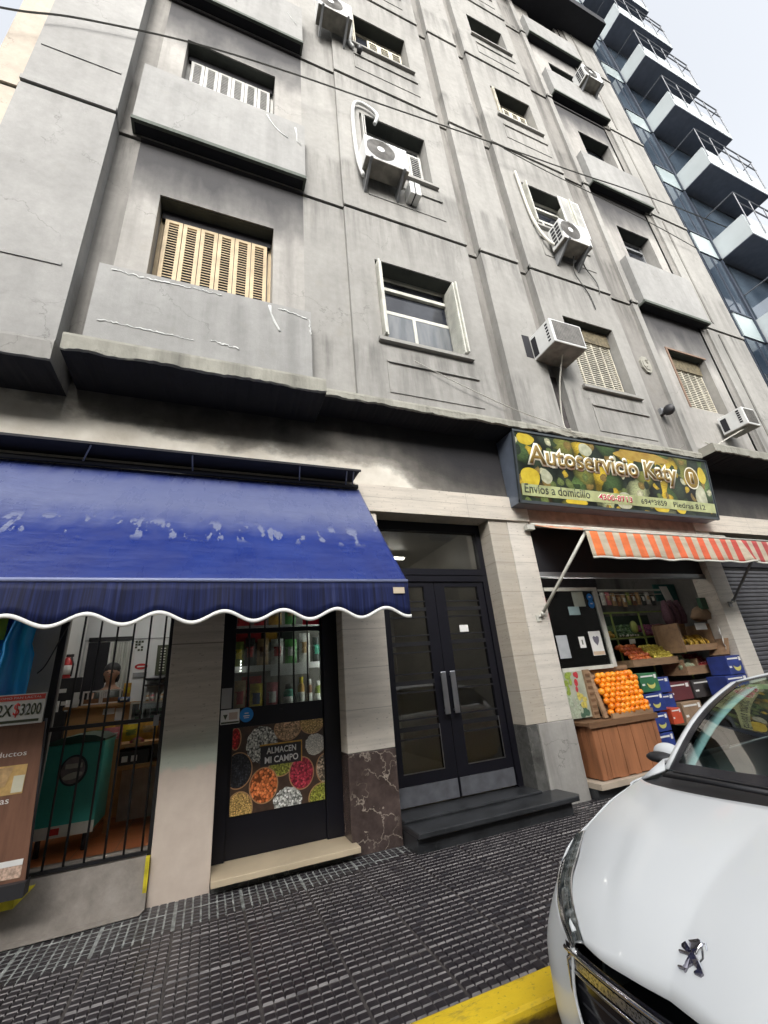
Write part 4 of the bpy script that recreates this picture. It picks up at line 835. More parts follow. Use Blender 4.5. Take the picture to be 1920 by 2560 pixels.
# stickers
b = B(); b.box(.128, .218, .212, .2155, 1.26, 1.435); tag(b.build('sticker', mat('grey_sticker', (.3, .3, .3), .5)), 'tall grey printed notice on the black door frame left of the window', 'sticker', 'stickers on the shop door')
b = B(); b.box(.13, .292, .2075, .2115, 1.13, 1.25); s1 = tag(b.build('sticker', M['paper']), 'white card with a dark lower band beside the round blue sticker', 'sticker', 'stickers on the shop door')
b = B(); b.box(.135, .288, .2065, .2075, 1.135, 1.15); b.build('print_band', M['darkt'], s1); b = B(); b.ext([(.15, .2065, 1.21), (.19, .2065, 1.21), (.17, .2065, 1.165)], (0, .001, 0)); b.build('shield', M['darkt'], s1); b = B(); b.box(.2, .275, .2065, .2075, 1.165, 1.225); b.build('print_band', mat('peach_print', (.45, .35, .3), .5), s1)
b = B(); b.disc((.357, .2475, 1.19), (.062, .062), (1, 0, 0), (0, 0, 1), 32); b.disc((.357, .2485, 1.19), (.062, .062), (-1, 0, 0), (0, 0, 1), 32); s2 = tag(b.build('sticker', mat('sky_blue_sticker', (.01, .22, .62), .4, var=.05)), 'round bright blue sticker below the barred window of the shop door', 'sticker', 'stickers on the shop door')
b = B(); b.box(.34, .375, .2455, .247, 1.2, 1.208); b.box(.33, .385, .2455, .247, 1.178, 1.186); b.box(.335, .38, .2455, .247, 1.163, 1.169); b.build('print_band', M['paper'], s2)

# ------------------------------------------------------------ left shop interior
b = B()
FZ = .31
b.f([(-3.1, .3, FZ), (1.34, .3, FZ), (1.34, 3.4, FZ), (-3.1, 3.4, FZ)]); t = NT('red_floor_tile'); br = t.n('TexBrick'); br.offset = 0; t.l(t.P(), br.inputs['Vector']); br.inputs['Scale'].default_value = 1; br.inputs['Brick Width'].default_value = .3; br.inputs['Row Height'].default_value = .3; br.inputs['Mortar Size'].default_value = .004
br.inputs['Color1'].default_value = (.34, .11, .035, 1); br.inputs['Color2'].default_value = (.27, .085, .03, 1); br.inputs['Mortar'].default_value = (.1, .06, .04, 1); t.col(br.outputs[0]).set(Roughness=.35)
FL = tag(b.build('floor', t.mat), kind='structure')
RM = thing('shop_room', 'white painted room of the left shop seen through the gate', 'room', (-1, 2, FZ))
b = B(); b.box(-3.2, 1.35, 3.3, 3.4, FZ, 3.35); b.box(-3.25, -3.15, .35, 3.4, FZ, 3.35); b.build('wall', mat('shop_wall_paint', (.66, .68, .68), .7, var=.05, sc=1.5), RM)
b = B(); b.box(-1.665, -1.09, 3.27, 3.3, 2.275, 2.33); b.build('door_lintel', M['iron'], RM)
b = B(); b.box(-1.66, -1.385, 3.28, 3.3, FZ, 2.26); b.build('doorway', M['dark'], RM)
b = B(); b.box(-1.385, -1.36, 3.265, 3.3, FZ, 2.262); b.box(-1.08, -1.06, 3.265, 3.3, FZ, 2.262); b.box(-1.69, -1.66, 3.25, 3.3, FZ, 2.27); b.build('door_trim', M['white'], RM)
t = NT('lace_curtain'); t.col(t.ramp(t.noise(t.vec((40, 1, 1)), 1, 3), [(.35, (.3, .31, .28)), (.65, (.55, .56, .52))])).set(Roughness=.8)
b = B(); b.grid([[(-1.36+.28*i/40, 3.275-.008*math.sin(i*1.3), z) for i in range(41)] for z in (FZ+.02, 1.3, 2.255)]); tag(b.build('lace_curtain', t.mat), 'pale lace curtain hanging in the back door frame of the shop', 'curtain')
b = B(); b.box(-3.15, 1.34, 3.285, 3.3, 2.285, 2.295); b.build('conduit', M['grey'], RM)
o_ = thing('oval_sign', 'small red oval plate on the white back wall of the shop', 'sign', (-.95, 3.29, 1.84))
b = B(); b.ext([(-.945+.085*math.cos(a), 3.285, 1.885+.042*math.sin(a)) for a in [2*math.pi*q/24 for q in range(24)]], (0, .012, 0)); b.build('plate', PM['red'], o_); b = B(); b.box(-.995, -.895, 3.28, 3.286, 1.875, 1.893); b.build('print_band', M['paper'], o_)
b = B()
for i in range(3):
    for j in range(4):
        if (i*3+j*5) % 4: b.box(-1.06+i*.04, -1.03+i*.04, 3.29, 3.298, 2.11+j*.04, 2.14+j*.04)
tag(b.build('wall_print', M['darkt']), 'small black and white printed square on the back wall', 'print')
b = B(); b.box(-1.04, -.86, 3.28, 3.299, 1.73, 1.80); tag(b.build('wall_plate', M['grey']), 'grey rectangular plate under the red oval sign', 'plate')
b_ = thing('price_board', 'tall dark notice board at the right of the back wall', 'board', (-.67, 3.28, 1.75)); b = B(); b.box(-.75, -.56, 3.27, 3.299, 1.75, 2.18); b.build('panel', M['darkt'], b_)
b = B()
for j in range(9): b.box(-.70, -.63, 3.263, 3.27, 1.80+j*.04, 1.815+j*.04)
b.build('print_band', M['offwhite'], b_)
b = B(); b.box(-.85, .3, 3.0, 3.29, 1.68, 1.70); b.box(-.85, .3, 3.0, 3.29, 1.60, 1.615); b.box(-.5, -.48, 3.0, 3.29, FZ, 1.68); tag(b.build('wall_shelf', M['iron']), 'black metal shelf against the back wall of the shop', 'shelf')
# extinguisher
X_ = thing('fire_extinguisher', 'red fire extinguisher hanging on the white side wall of the shop', 'fire extinguisher', (-1.51, 1.8, 1.62))
b = B(); b.box(-1.75, -1.56, 1.2, 2.6, FZ, 3.3); tag(b.build('side_partition', mat('partition_paint', (.6, .61, .6), .7, var=.05)), 'white partition wall carrying the red extinguisher', 'partition')
b = B(); b.lathe([(.03, 1.62), (.052, 1.64), (.052, 1.87), (.03, 1.91), (.018, 1.93)], (-1.50, 1.75, 0), 16); b.build('cylinder', PM['red'], X_)
b = B(); b.box(-1.52, -1.45, 1.735, 1.76, 1.93, 1.96); b.tube([(-1.47, 1.74, 1.94), (-1.44, 1.74, 1.85), (-1.445, 1.74, 1.72)], .009, 6); b.build('valve', M['rubber'], X_)
b = B(); b.lathe([(.0535, 1.74), (.0535, 1.84)], (-1.50, 1.75, 0), 16); b.build('label_patch', M['paper'], X_)
# counter, monitor, cases, boxes
CT = thing('counter', 'tan wooden shop counter with papers taped on its front', 'counter', (-1.05, 1.75, FZ))
b = B(); b.box(-1.38, -.76, 1.6, 2.05, FZ, 1.37); b.build('front', M['tan'], CT); b = B(); b.box(-1.42, -.74, 1.56, 2.08, 1.37, 1.40); b.build('top', M['tan'], CT, bevel=.004)
for a, c, d, e in ((-1.05, -.94, 1.29, 1.35), (-.93, -.85, 1.22, 1.345)): b = B(); b.box(a, c, 1.592, 1.598, d, e); tag(b.build('notice', M['paper']), '%s white paper taped to the tan counter front' % ('wide' if a < -1 else 'tall'), 'notice')
for i, (a, c) in enumerate(((-1.265, -1.09), (-1.085, -.90))):
    t_ = thing('display_case', ('left' if i == 0 else 'right')+' one of the two white framed glass cases on the counter', 'case', ((a+c)/2, 1.7, 1.4), group='white cases on the counter')
    b = B(); f = .014
    for z in (1.402, 1.53): b.box(a, c, 1.58, 1.58+f, z, z+f); b.box(a, a+f, 1.594, 1.8, z, z+f); b.box(c-f, c, 1.594, 1.8, z, z+f)
    for x in (a, c-f): b.box(x, x+f, 1.58, 1.594, 1.416, 1.53); b.box(x, x+f, 1.79, 1.8, 1.416, 1.53)
    b.build('frame', M['white'], t_); b = B(); b.box(a+f, c-f, 1.6, 1.78, 1.416, 1.46); b.build('goods', PM['brown'], t_)
MO = thing('monitor', 'black computer monitor back with white stickers at the left end of the counter', 'monitor', (-1.45, 1.7, 1.4))
b = B(); b.box(-1.62, -1.31, 1.66, 1.69, 1.47, 1.70); b.build('screen', M['rubber'], MO, bevel=.006); b = B(); b.box(-1.49, -1.44, 1.69, 1.72, 1.36, 1.5); b.build('stand', M['rubber'], MO); b = B(); b.box(-1.53, -1.44, 1.652, 1.659, 1.55, 1.59); b.build('sticker_label', M['paper'], MO)
DKB = thing('drinks_fridge', 'dark cabinet standing under the monitor', 'cabinet', (-1.5, 1.6, FZ)); b = B(); b.box(-1.8, -1.385, 1.56, 2.0, FZ, 1.36); b.build('body', M['rubber'], DKB)
for i, w in enumerate((.05, .03, .04, .03, .05)): b = B(); b.box(-1.55+i*.055, -1.55+i*.055+w, 1.54, 1.555, 1.42, 1.46); tag(b.build('card', M['paper']), 'one of the small white cards in the row below the monitor', 'card', 'small cards below the monitor')
b = B(); b.box(-1.36, -1.29, 1.55, 1.56, 1.39, 1.54); tag(b.build('card', M['paper']), 'taller white card between the monitor and the white cases', 'card')
packet(-.845, 1.6, 1.44, .075, .16, 'amber', 'yellow', 'yellow box standing on the counter right of the white cases', None, 'carton', 'carton'); packet(-.86, 1.57, 1.40, .12, .055, 'navy', 'white', 'small blue packet below the yellow box', None, 'packet', 'packet')
# glass counter with green goods
GC = thing('glass_counter', 'glass fronted counter with green packets at the right of the gate', 'counter', (-.6, 1.5, FZ)); b = B(); b.box(-.76, .1, 1.35, 1.8, 1.37, 1.39); b.box(-.76, -.74, 1.35, 1.8, FZ, 1.37); b.box(-.74, .1, 1.35, 1.8, FZ, 1.2); b.build('frame', M['offwhite'], GC)
b = B(); b.box(-.74, .1, 1.36, 1.365, 1.2, 1.37); b.build('pane', M['glass'], GC)
for i in range(7): packet(-.69+i*.075, 1.5, 1.2, .065, .11, ('green', 'white', 'teal')[i % 3], 'white', 'small %s packet in the glass counter, place %s' % (('green', 'white', 'teal')[i % 3], ('one', 'two', 'three', 'four', 'five', 'six', 'seven')[i]), 'packets in the glass counter')
for i in range(5): jar(-.62+i*.05, 1.5, 1.39, .018, .08, ('tan', 'pink', 'white')[i % 3], 'white', 'tiny jar on the glass counter top', 'tiny jars on the glass counter')
# fill lamps added to brighten the shop and lobby interiors
def add_fill_lamp(label, x, y, z, ln, st, c=(1, .97, .92)):
    l = thing('added_fill_lamp', label, 'lamp', (x, y, z)); b = B(); b.box(x-ln/2, x+ln/2, y-.05, y+.05, z+.03, z+.06); b.build('housing', M['white'], l)
    b = B(); b.tube([(x-ln/2+.03, y, z+.012), (x+ln/2-.03, y, z+.012)], .014, 8); b.build('tube', emit('fill_glow', c, st), l)
add_fill_lamp('added fill lamp under the ceiling of the left shop', -.9, 1.9, 3.2, 1.5, 48)
add_fill_lamp('second added fill lamp of the left shop near the gate', -.7, .75, 3.2, 1.0, 40)
add_fill_lamp('added fill lamp over the display shelf by the shop door', .7, .5, 3.2, .9, 40)
add_fill_lamp('added fill lamp inside the entrance lobby', 2.5, 1.8, 3.2, .8, 26, (1, .97, .93))
add_fill_lamp('added fill lamp inside the greengrocer', 5.8, .6, 3.15, 1.6, 30)
# person
t = NT('skin'); t.col((.3, .17, .11)).set(Roughness=.5); skin = t.mat
PE = thing('person', 'person with dark hair seated behind the counter looking at the street', 'person', (-1.16, 2.4, FZ))
b = B()
b.tube([(-1.16, 2.45, .9), (-1.16, 2.45, 1.2), (-1.16, 2.44, 1.45), (-1.16, 2.43, 1.55), (-1.16, 2.42, 1.6), (-1.16, 2.41, 1.64), (-1.16, 2.39, 1.68), (-1.16, 2.385, 1.72), (-1.16, 2.39, 1.78), (-1.16, 2.40, 1.83), (-1.16, 2.41, 1.86)], [.15, .14, .16, .15, .07, .05, .052, .072, .08, .07, .035], 16)
b.ell((-1.16, 2.315, 1.755), .011, .016, .02, 8, 6)
for s in (-1, 1): b.tube([(-1.16+s*.15, 2.44, 1.53), (-1.16+s*.2, 2.42, 1.4), (-1.16+s*.19, 2.3, 1.3), (-1.16+s*.1, 2.18, 1.42)], [.05, .045, .038, .03], 8); b.ell((-1.16+s*.078, 2.39, 1.76), .012, .018, .026, 8, 6)
b.build('body', skin, PE)
b = B(); b.ell((-1.16, 2.41, 1.815), .095, .1, .085); b.ell((-1.16, 2.45, 1.73), .09, .06, .1); b.ell((-1.09, 2.42, 1.74), .025, .04, .09); b.ell((-1.23, 2.42, 1.74), .025, .04, .09); b.build('hair', M['rubber'], PE)
for x in (-1.187, -1.133): b = B(); b.ell((x, 2.318, 1.772), .01, .006, .006, 8, 6); b.build('eye', M['dark'], PE); b = B(); b.ell((-1.16, 2.318, 1.722), .02, .006, .005, 8, 6); b.build('mouth', PM['red'], PE)
b = B(); b.tube([(-1.16, 2.45, .88), (-1.16, 2.45, 1.2), (-1.16, 2.44, 1.45), (-1.16, 2.435, 1.54), (-1.16, 2.43, 1.585)], [.165, .155, .175, .165, .085], 16); b.build('shirt', PM['dark'], PE)
# bench with snacks, freezer
BN = thing('snack_bench', 'two tier wooden bench carrying snack bags in the shop', 'bench', (-.65, 1.1, FZ))
b = B(); b.box(-1.0, .2, .98, 1.35, .985, 1.015); b.box(-1.0, .2, .98, 1.35, .79, .83); b.build('board', M['tan'], BN)
for x in (-.775, -.2, .15): b = B(); b.box(x-.025, x+.025, .955, .98, FZ, 1.07); b.build('leg', M['tan'], BN)
for i, (x, z, w, h, c1, c2) in enumerate(((-1.0, 1.03, .16, .15, 'olive', 'red'), (-.84, 1.03, .17, .16, 'pink', 'white'), (-.68, 1.05, .16, .15, 'yellow', 'olive'), (-.53, 1.05, .18, .18, 'amber', 'tan'), (-.37, 1.04, .17, .18, 'brown', 'yellow'), (-.62, .99, .13, .1, 'pink', 'tan'), (-.9, 1.1, .12, .12, 'amber', 'yellow'))):
    packet(x, 1.05+(.08 if i == 6 else 0), z-.015, w, h, c1, c2, 'puffy %s snack bag with %s print on the wooden bench' % (c1, c2), 'snack bags on the wooden bench', 'snack_bag', 'snack bag')
for x in (-.70, -.62): b = B(); b.box(x-.025, x+.025, .968, .974, .86, .91); tag(b.build('price_card', M['paper']), 'small white price card on the bench shelf, %s of two' % ('left' if x < -.65 else 'right'), 'price card', 'price cards on the bench shelf')
b = B(); b.box(-.9, -.5, 1.0, 1.3, .83, .95); tag(b.build('storage_box', M['rubber']), 'dark box on the lower bench board', 'box')
FR = thing('chest_freezer', 'teal chest freezer with a round logo and arched lid behind the gate', 'freezer', (-1.0, .7, FZ))
t = NT('teal_print'); t.col(t.ramp(t.noise(t.P(), 3, 3), [(.3, (.04, .3, .26)), (.7, (.06, .4, .34))])).set(Roughness=.35); teal = t.mat
fx0, fx1 = -1.23, -.80
b = B(); b.box(fx0, fx1, .47, 1.0, .45, 1.10); b.build('cabinet', teal, FR, bevel=.01)
b = B(); b.ext([(fx0, .465, 1.1), (fx1, .465, 1.1), (fx1, .465, 1.115), (fx1-.08, .465, 1.15), (fx1-.2, .465, 1.165), (fx0+.1, .465, 1.15), (fx0, .465, 1.12)], (0, .54, 0)); b.build('lid', mat('dark_green_lid', (.02, .07, .05), .3), FR)
b = B(); b.box(fx0-.002, fx1+.002, .462, .47, .44, .52); b.build('base_strip', M['offwhite'], FR)
b = B(); b.box(-1.09, -1.03, .458, .462, .46, .505); b.build('badge', PM['red'], FR)
for x in (-1.18, -.86): b = B(); b.tube([(x, .55, FZ), (x, .55, .46)], .02, 8); b.build('foot', M['rubber'], FR)
b = B(); b.disc((-1.0, .4665, .9), (.10, .115), (1, 0, 0), (0, 0, 1), 30); b.build('logo', M['navyr'] if 'navyr' in M else mat('logo_ring', (.02, .04, .05), .4), FR)
b = B(); b.disc((-1.003, .4655, .9), (.085, .10), (1, 0, 0), (0, 0, 1), 30); b.build('logo', mat('logo_mauve', (.22, .2, .21), .4, var=.3, sc=20), FR)
b = B(); b.disc((-1.0, .4645, .86), (.07, .025), (1, 0, .15), (0, 0, 1), 20); b.build('logo', M['offwhite'], FR)
b = B(); b.box(-1.06, -.94, .4625, .4645, .915, .95); b.build('logo', M['offwhite'], FR)
# gate
GT = thing('security_gate', 'black barred security gate closing the left shop entrance', 'gate', (-.74, .05, .3))
b = B(); b.box(-1.165, -1.115, .03, .075, .305, 3.2); b.box(-.345, -.318, .03, .075, .305, 3.2); b.box(-1.115, -.345, .04, .07, 1.225, 1.255); b.box(-1.115, -.345, .04, .07, 3.0, 3.04); b.box(-1.115, -.345, .04, .07, .315, .335); b.build('gate_frame', M['iron'], GT)
for x in (-1.005, -.88, -.755, -.63, -.505, -.385): b = B(); b.tube([(x, .055, .32), (x, .055, 3.02)], .0085, 6); b.build('bar', M['iron'], GT)
b = B(); b.box(-.40, -.36, .035, .045, 1.19, 1.27); b.build('lock', M['grey'], GT)
b = B(); 
for q in ((-1.16, -1.25), (-1.20, -1.27)): pass
cable('cable', 'thin black cable hanging on the pale wall left of the gate', [(-1.19, .04, 2.1), (-1.22, .04, 1.9), (-1.26, .04, 1.7), (-1.29, .04, 1.55)], .005)
cable('cable', 'second thin black cable crossing in front of the gate post', [(-1.10, .0, 2.05), (-1.15, .0, 1.9), (-1.21, .0, 1.72), (-1.26, .02, 1.66)], .005)
b = B(); b.box(-3.1, -1.165, .025, .055, .3, 2.2); tag(b.build('side_panel', mat('pale_panel', (.45, .45, .42), .7)), 'pale painted wall panel between the blue tarp and the gate', 'panel')
# blue tarp and green cloth
t = NT('blue_tarp'); n = t.noise(t.vec((14, 5, 1.0)), 1., 4); t.col(t.ramp(n, [(.35, (.005, .24, .7)), (.65, (.02, .5, 1.))])).set(Roughness=.4).bump(n, .5, .02)
b = B(); NU = 50
def tp(u, v): 
    x = -2.2+.95*u-.06*v+(.03 if v > .5 else 0)*u; return (x+.02*math.sin(v*5+u*9), -.13+.035*math.sin(u*26+v*2)-.02*math.sin(u*61)-.05*v, 2.35-.95*v)
b.grid([[tp(i/NU, j/12) for i in range(NU+1)] for j in range(13)]); tag(b.build('tarp', t.mat, solid=.002), 'bright blue tarpaulin hanging from the left end of the awning', 'tarp')
b = B(); b.grid([[(-2.6+1.15*i/20, -.2+.01*math.sin(i), 2.4-.5*j/4) for i in range(21)] for j in range(5)]); tag(b.build('green_cloth', mat('green_cloth', (.16, .3, .03), .6, var=.3), solid=.002), 'green cloth at the extreme left behind the blue tarp', 'cloth')
# banner and price sign
BA = thing('banner', 'tall brown roll up banner with food photos beside the gate', 'banner', (-1.3, -.25, .3))
by = -.25
b = B(); b.f([(-2.3, by, .38), (-1.015, by, .38), (-1.075, by, 1.31), (-2.3, by, 1.31)]); b.build('sheet', wood('banner_print', (.17, .085, .055), (1, 1, .12), 18, .4), BA, solid=.004)
b = B(); b.box(-2.3, -1.0, by-.05, by+.05, .30, .38); b.tube([(-1.01, by+.012, .36), (-1.075, by+.012, 1.33)], .01, 6); b.build('stand', M['rubber'], BA)
def bp(x0, x1, z0, z1, m, k=.004): b = B(); b.box(x0, x1, by-k-.001, by-k, z0, z1); return b.build('picture', m, BA)
bp(-2.2, -1.125, .875, 1.05, mat('pasta_print', (.55, .36, .14), .4, var=.3, sc=14)); bp(-1.19, -1.128, .885, .985, mat('cream_print', (.6, .58, .45), .4), .006); b = B(); b.ext([(-1.3, by-.008, 1.04), (-1.2, by-.008, 1.04), (-1.23, by-.008, .93), (-1.32, by-.008, .9)], (0, .001, 0)); b.build('picture', PM['tan'], BA)
bp(-1.17, -1.045, .40, .50, mat('nuts_print', (.5, .36, .28), .4, var=.5, sc=60)); bp(-1.17, -1.045, .468, .5, M['paper'], .006)
text('Productos', 'lettering', BA, M['paper'], (-1.40, by-.003, 1.105), (1, 0, 0), (0, 0, 1), (.255, .032), ex=.001); text('masas', 'lettering', BA, M['paper'], (-1.34, by-.003, .825), (1, 0, 0), (0, 0, 1), (.15, .025), ex=.001)
PS = thing('price_sign', 'white and red price card reading 2X$3200 above the brown banner', 'sign', (-1.2, -.27, 1.3))
sy = -.275
b = B(); b.box(-1.42, -1.09, sy, sy+.006, 1.305, 1.505); b.build('board', M['paper'], PS); b = B(); b.box(-1.415, -1.095, sy-.002, sy-.0005, 1.462, 1.498); b.build('header', mat('sign_red', (.6, .07, .05), .5), PS)
b = B(); b.box(-1.415, -1.11, sy-.002, sy-.0005, 1.318, 1.335); b.build('footer', M['darkt'], PS)
text('PROMO PAN LACTAL', 'lettering', PS, M['paper'], (-1.385, sy-.003, 1.474), (1, 0, 0), (0, 0, 1), (.27, .013), ex=.0006)
text('2X', 'lettering', PS, M['darkt'], (-1.362, sy-.001, 1.362), (1, 0, 0), (0, 0, 1), (.088, .078), off=.02, ex=.001); text('$', 'lettering', PS, mat('sign_red2', (.7, .06, .05), .5), (-1.268, sy-.001, 1.352), (1, 0, 0), (0, 0, 1), (.036, .095), off=.01, ex=.001); text('3200', 'lettering', PS, M['darkt'], (-1.228, sy-.001, 1.362), (1, 0, 0), (0, 0, 1), (.122, .078), off=.02, ex=.001)
# ------------------------------------------------------------ greengrocer
GR = thing('greengrocer_front', 'dark open greengrocer shop front under the striped awning', 'shop front', (5.7, .2, 0))
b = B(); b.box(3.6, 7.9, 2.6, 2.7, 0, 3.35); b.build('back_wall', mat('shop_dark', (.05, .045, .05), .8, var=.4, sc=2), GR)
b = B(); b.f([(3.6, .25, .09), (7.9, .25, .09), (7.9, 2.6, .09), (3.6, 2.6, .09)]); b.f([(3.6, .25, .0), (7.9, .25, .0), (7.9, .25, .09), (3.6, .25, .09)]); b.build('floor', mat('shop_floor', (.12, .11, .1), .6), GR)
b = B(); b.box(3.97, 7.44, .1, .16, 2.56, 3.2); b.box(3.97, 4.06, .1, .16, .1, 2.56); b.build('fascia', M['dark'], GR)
b = B(); b.tube([(3.97, .09, 2.49), (7.44, .09, 2.49)], .014, 6); b.box(3.97, 7.44, .085, .1, 2.50, 2.56); b.build('rail', M['grey'], GR)
b = B(); b.box(3.98, 5.3, -.19, .25, .10, .155); o = b.build('threshold', mat('pale_step', (.45, .38, .3), .6, var=.15), GR)
b = B(); b.box(3.98, 7.44, -.12, .25, -.02, .10); b.build('plinth', M['granite'], GR)
# glazed panel with papers
PN = thing('glazed_panel', 'white framed glazed panel covered with notices at the left of the greengrocer', 'window', (4.5, .1, 1.3))
b = B(); b.box(4.06, 4.92, .08, .12, 2.30, 2.345); b.box(4.92, 4.985, .08, .12, 1.30, 2.345); b.box(4.06, 4.92, .08, .12, 1.29, 1.335); b.build('frame', M['offwhite'], PN)
b = B(); b.box(4.07, 4.92, .105, .109, 1.335, 2.30); b.build('pane', M['glass'], PN)
for x0, x1, z0, z1, m, lb in ((4.53, 4.73, 2.09, 2.295, 'olp', 'grey green sheet at the top of the glazed panel'), (4.41, 4.60, 1.98, 2.09, 'cyp', 'pale cyan card in the middle of the glazed panel'), (4.46, 4.56, 1.56, 1.70, 'paper', 'small white notice low in the glazed panel'), (4.65, 4.855, 1.455, 1.76, 'paper', 'white poster with a dark heart shaped emblem at the lower right of the glazed panel'), (4.09, 4.27, 1.45, 1.73, 'gpp', 'grey sheet at the lower left of the glazed panel')):
    if m not in M: M[m] = mat(m, {'olp': (.33, .36, .3), 'cyp': (.3, .42, .43), 'gpp': (.36, .38, .4)}[m], .6)
    b = B(); b.box(x0, x1, .098, .102, z0, z1); q = tag(b.build('notice', M[m]), lb, 'notice', 'papers on the glazed panel')
    if 'heart' in lb:
        b = B(); b.ext([(4.70, .0965, 1.68), (4.725, .0965, 1.70), (4.755, .0965, 1.685), (4.785, .0965, 1.70), (4.81, .0965, 1.68), (4.80, .0965, 1.63), (4.757, .0965, 1.575), (4.71, .0965, 1.63)], (0, .001, 0)); b.build('emblem', mat('emblem_grey', (.15, .14, .18), .6), q)
        b = B(); b.box(4.655, 4.85, .0965, .0975, 1.46, 1.505); b.build('print_band', mat('peach', (.55, .42, .3), .6), q)
    elif m == 'paper': b = B(); b.box(4.50, 4.52, .0965, .0975, 1.6, 1.66); b.build('print_band', M['darkt'], q)
for z in (2.21, 2.118): b = B(); b.ext([(4.84+.055*math.cos(a), .097, z+.055*math.sin(a)) for a in [2*math.pi*k/24 for k in range(24)]], (0, .002, 0)); q = tag(b.build('sticker', mat('round_blue', (.01, .18, .55), .4)), '%s of the two round blue stickers in the glazed panel' % ('upper' if z > 2.15 else 'lower'), 'sticker', 'round blue stickers'); b = B(); b.box(4.82, 4.86, .0955, .097, z, z+.015); b.build('print_band', M['paper'], q)
for i, (x, z, w, h, c, d) in enumerate(((4.25, 1.96, .22, .26, 'red', 'white'), (4.45, 1.8, .17, .17, 'red', 'pink'), (4.62, 1.8, .15, .17, 'red', 'amber'), (4.85, 1.78, .24, .2, 'red', 'red'), (4.3, 2.12, .2, .2, 'brown', 'red'), (4.5, 2.13, .16, .15, 'brown', 'tan'), (4.75, 1.95, .2, .16, 'teal', 'dark'), (4.4, 1.38, .24, .09, 'pink', 'tan'), (4.68, 1.37, .25, .1, 'tan', 'pink'), (4.5, 1.47, .3, .07, 'yellow', 'tan'), (4.2, 1.36, .14, .09, 'white', 'pink'))):
    packet(x+.02, .36, z, w, h, c, d, '%s packet with %s print seen through the glazed panel, %s' % (c, d, 'upper part' if z > 2 else 'middle part' if z > 1.6 else 'bottom part'), 'packets behind the glazed panel')
b = B(); b.box(4.06, 5.15, .33, .5, 1.345, 1.36); b.box(4.06, 5.15, .33, .5, 1.765, 1.78); b.box(4.06, 5.15, .33, .5, 2.10, 2.115); b.box(4.06, 5.2, .5, .52, 1.3, 2.3); ps_ = tag(b.build('packet_shelf', M['wall2']), 'shelf behind the glazed panel', 'shelf'); b = B(); b.tube([(4.1, .135, 2.325), (4.9, .135, 2.325)], .01, 6); b.tube([(4.025, .2, 1.4), (4.025, .2, 2.28)], .01, 6); b.build('added_fill_tube', emit('shelf_fill_glow2', (1, .97, .9), 70), ps_)  # tubes added behind the frame, out of view, to brighten the packets
# fruit poster below, side wood
FP = thing('fruit_poster', 'tall printed strip with strawberries grapes and pineapple below the glazed panel', 'poster', (4.2, .08, .78))
b = B(); b.box(4.04, 4.36, .08, .09, .77, 1.29); b.build('sheet', mat('poster_pale', (.36, .38, .3), .4, var=.2, sc=8), FP)
rs = random.Random(9); fcol = [mat('pf%d' % i, c, .4, var=.35, sc=40) for i, c in enumerate(((.45, .04, .05), (.55, .12, .1), (.25, .33, .06), (.5, .42, .1), (.06, .12, .08), (.35, .4, .3)))]
for i in range(34):
    x = rs.uniform(4.06, 4.34); z = rs.uniform(.79, 1.27); m = 0 if (z > 1.08 and x > 4.17) else 2 if z > 1.05 else 3 if (x > 4.2 and z > .9) else 4 if (x > 4.22) else 5
    b = B(); b.disc((x, .0795-i*.00012, z), (rs.uniform(.02, .045), rs.uniform(.025, .05)), (1, 0, 0), (0, 0, 1), 12)
    for v in b.bm.verts: v.co.x = min(max(v.co.x, 4.042), 4.358); v.co.z = min(max(v.co.z, .772), 1.288)
    b.build('picture', fcol[m], FP)
# orange display
OC = thing('orange_display', 'slanted wooden crate frame heaped with oranges on the plank box', 'crate', (4.8, .0, .7))
b = B(); b.box(4.36, 4.45, .05, .12, .75, 1.30); b.ext([(4.45, -.02, .745), (4.51, -.02, .745), (4.51, .10, 1.30), (4.45, .10, 1.30)], (0, .03, 0)); b.box(4.51, 5.20, -.08, -.055, .72, .79); b.box(4.45, 5.2, .12, .14, 1.26, 1.31); b.ext([(4.51, .03, .74), (5.2, .03, .74), (5.2, .15, 1.28), (4.51, .15, 1.28)], (0, .03, 0)); b.build('frame', M['crate'], OC)
b = B()
for q in range(7): z = .79+q*.072; b.box(4.37, 4.44, .044, .05, z, z+.03)
b.build('slat', M['wood2'], OC)
b = B(); b.box(4.05, 5.16, -.13, .25, .70, .735); b.box(4.05, 5.16, -.155, -.13, .68, .74)
PB = thing('plank_box', 'big reddish brown box of vertical planks holding the oranges on the pavement step', 'box', (4.6, -.1, .15))
b.build('rim', M['wood2'], PB)
rs = random.Random(4); x = 4.10
while x < 5.1:
    w = rs.uniform(.06, .11); b = B(); b.box(x, min(x+w-.004, 5.13), -.125-rs.uniform(0, .006), -.10, .165+rs.uniform(-.01, .012), .70); b.build('plank', M['wood'], PB); x += w
for i in range(4): b = B(); b.box(4.095, 4.12, -.12+i*.085, -.04+i*.085, .17, .70); b.build('plank', M['wood'], PB)
b = B(); b.box(4.12, 5.12, -.1, .24, .155, .6); b.build('core', M['wood2'], PB)
t = NT('orange_peel'); oi = t.n('ObjectInfo'); t.col(t.ramp(oi.outputs['Random'], [(0., (.75, .19, .01)), (.6, (.85, .27, .012)), (1., (.9, .36, .03))])).set(Roughness=.32).bump(t.noise(t.P(), 220, 2), .25, .002); M['orange'] = t.mat
def fruit_mesh(name, rx, rz, m, leaf=True):
    b = B(); b.ell((0, 0, 0), rx, rx, rz, 14, 10)
    for v in b.bm.verts: v.co *= 1+.03*math.sin(v.co.x*90)*math.cos(v.co.z*70)
    o = b.build(name, m, loc=(0, 0, 0)); return o
proto = None; n = 0; rs = random.Random(8)
rows = 8
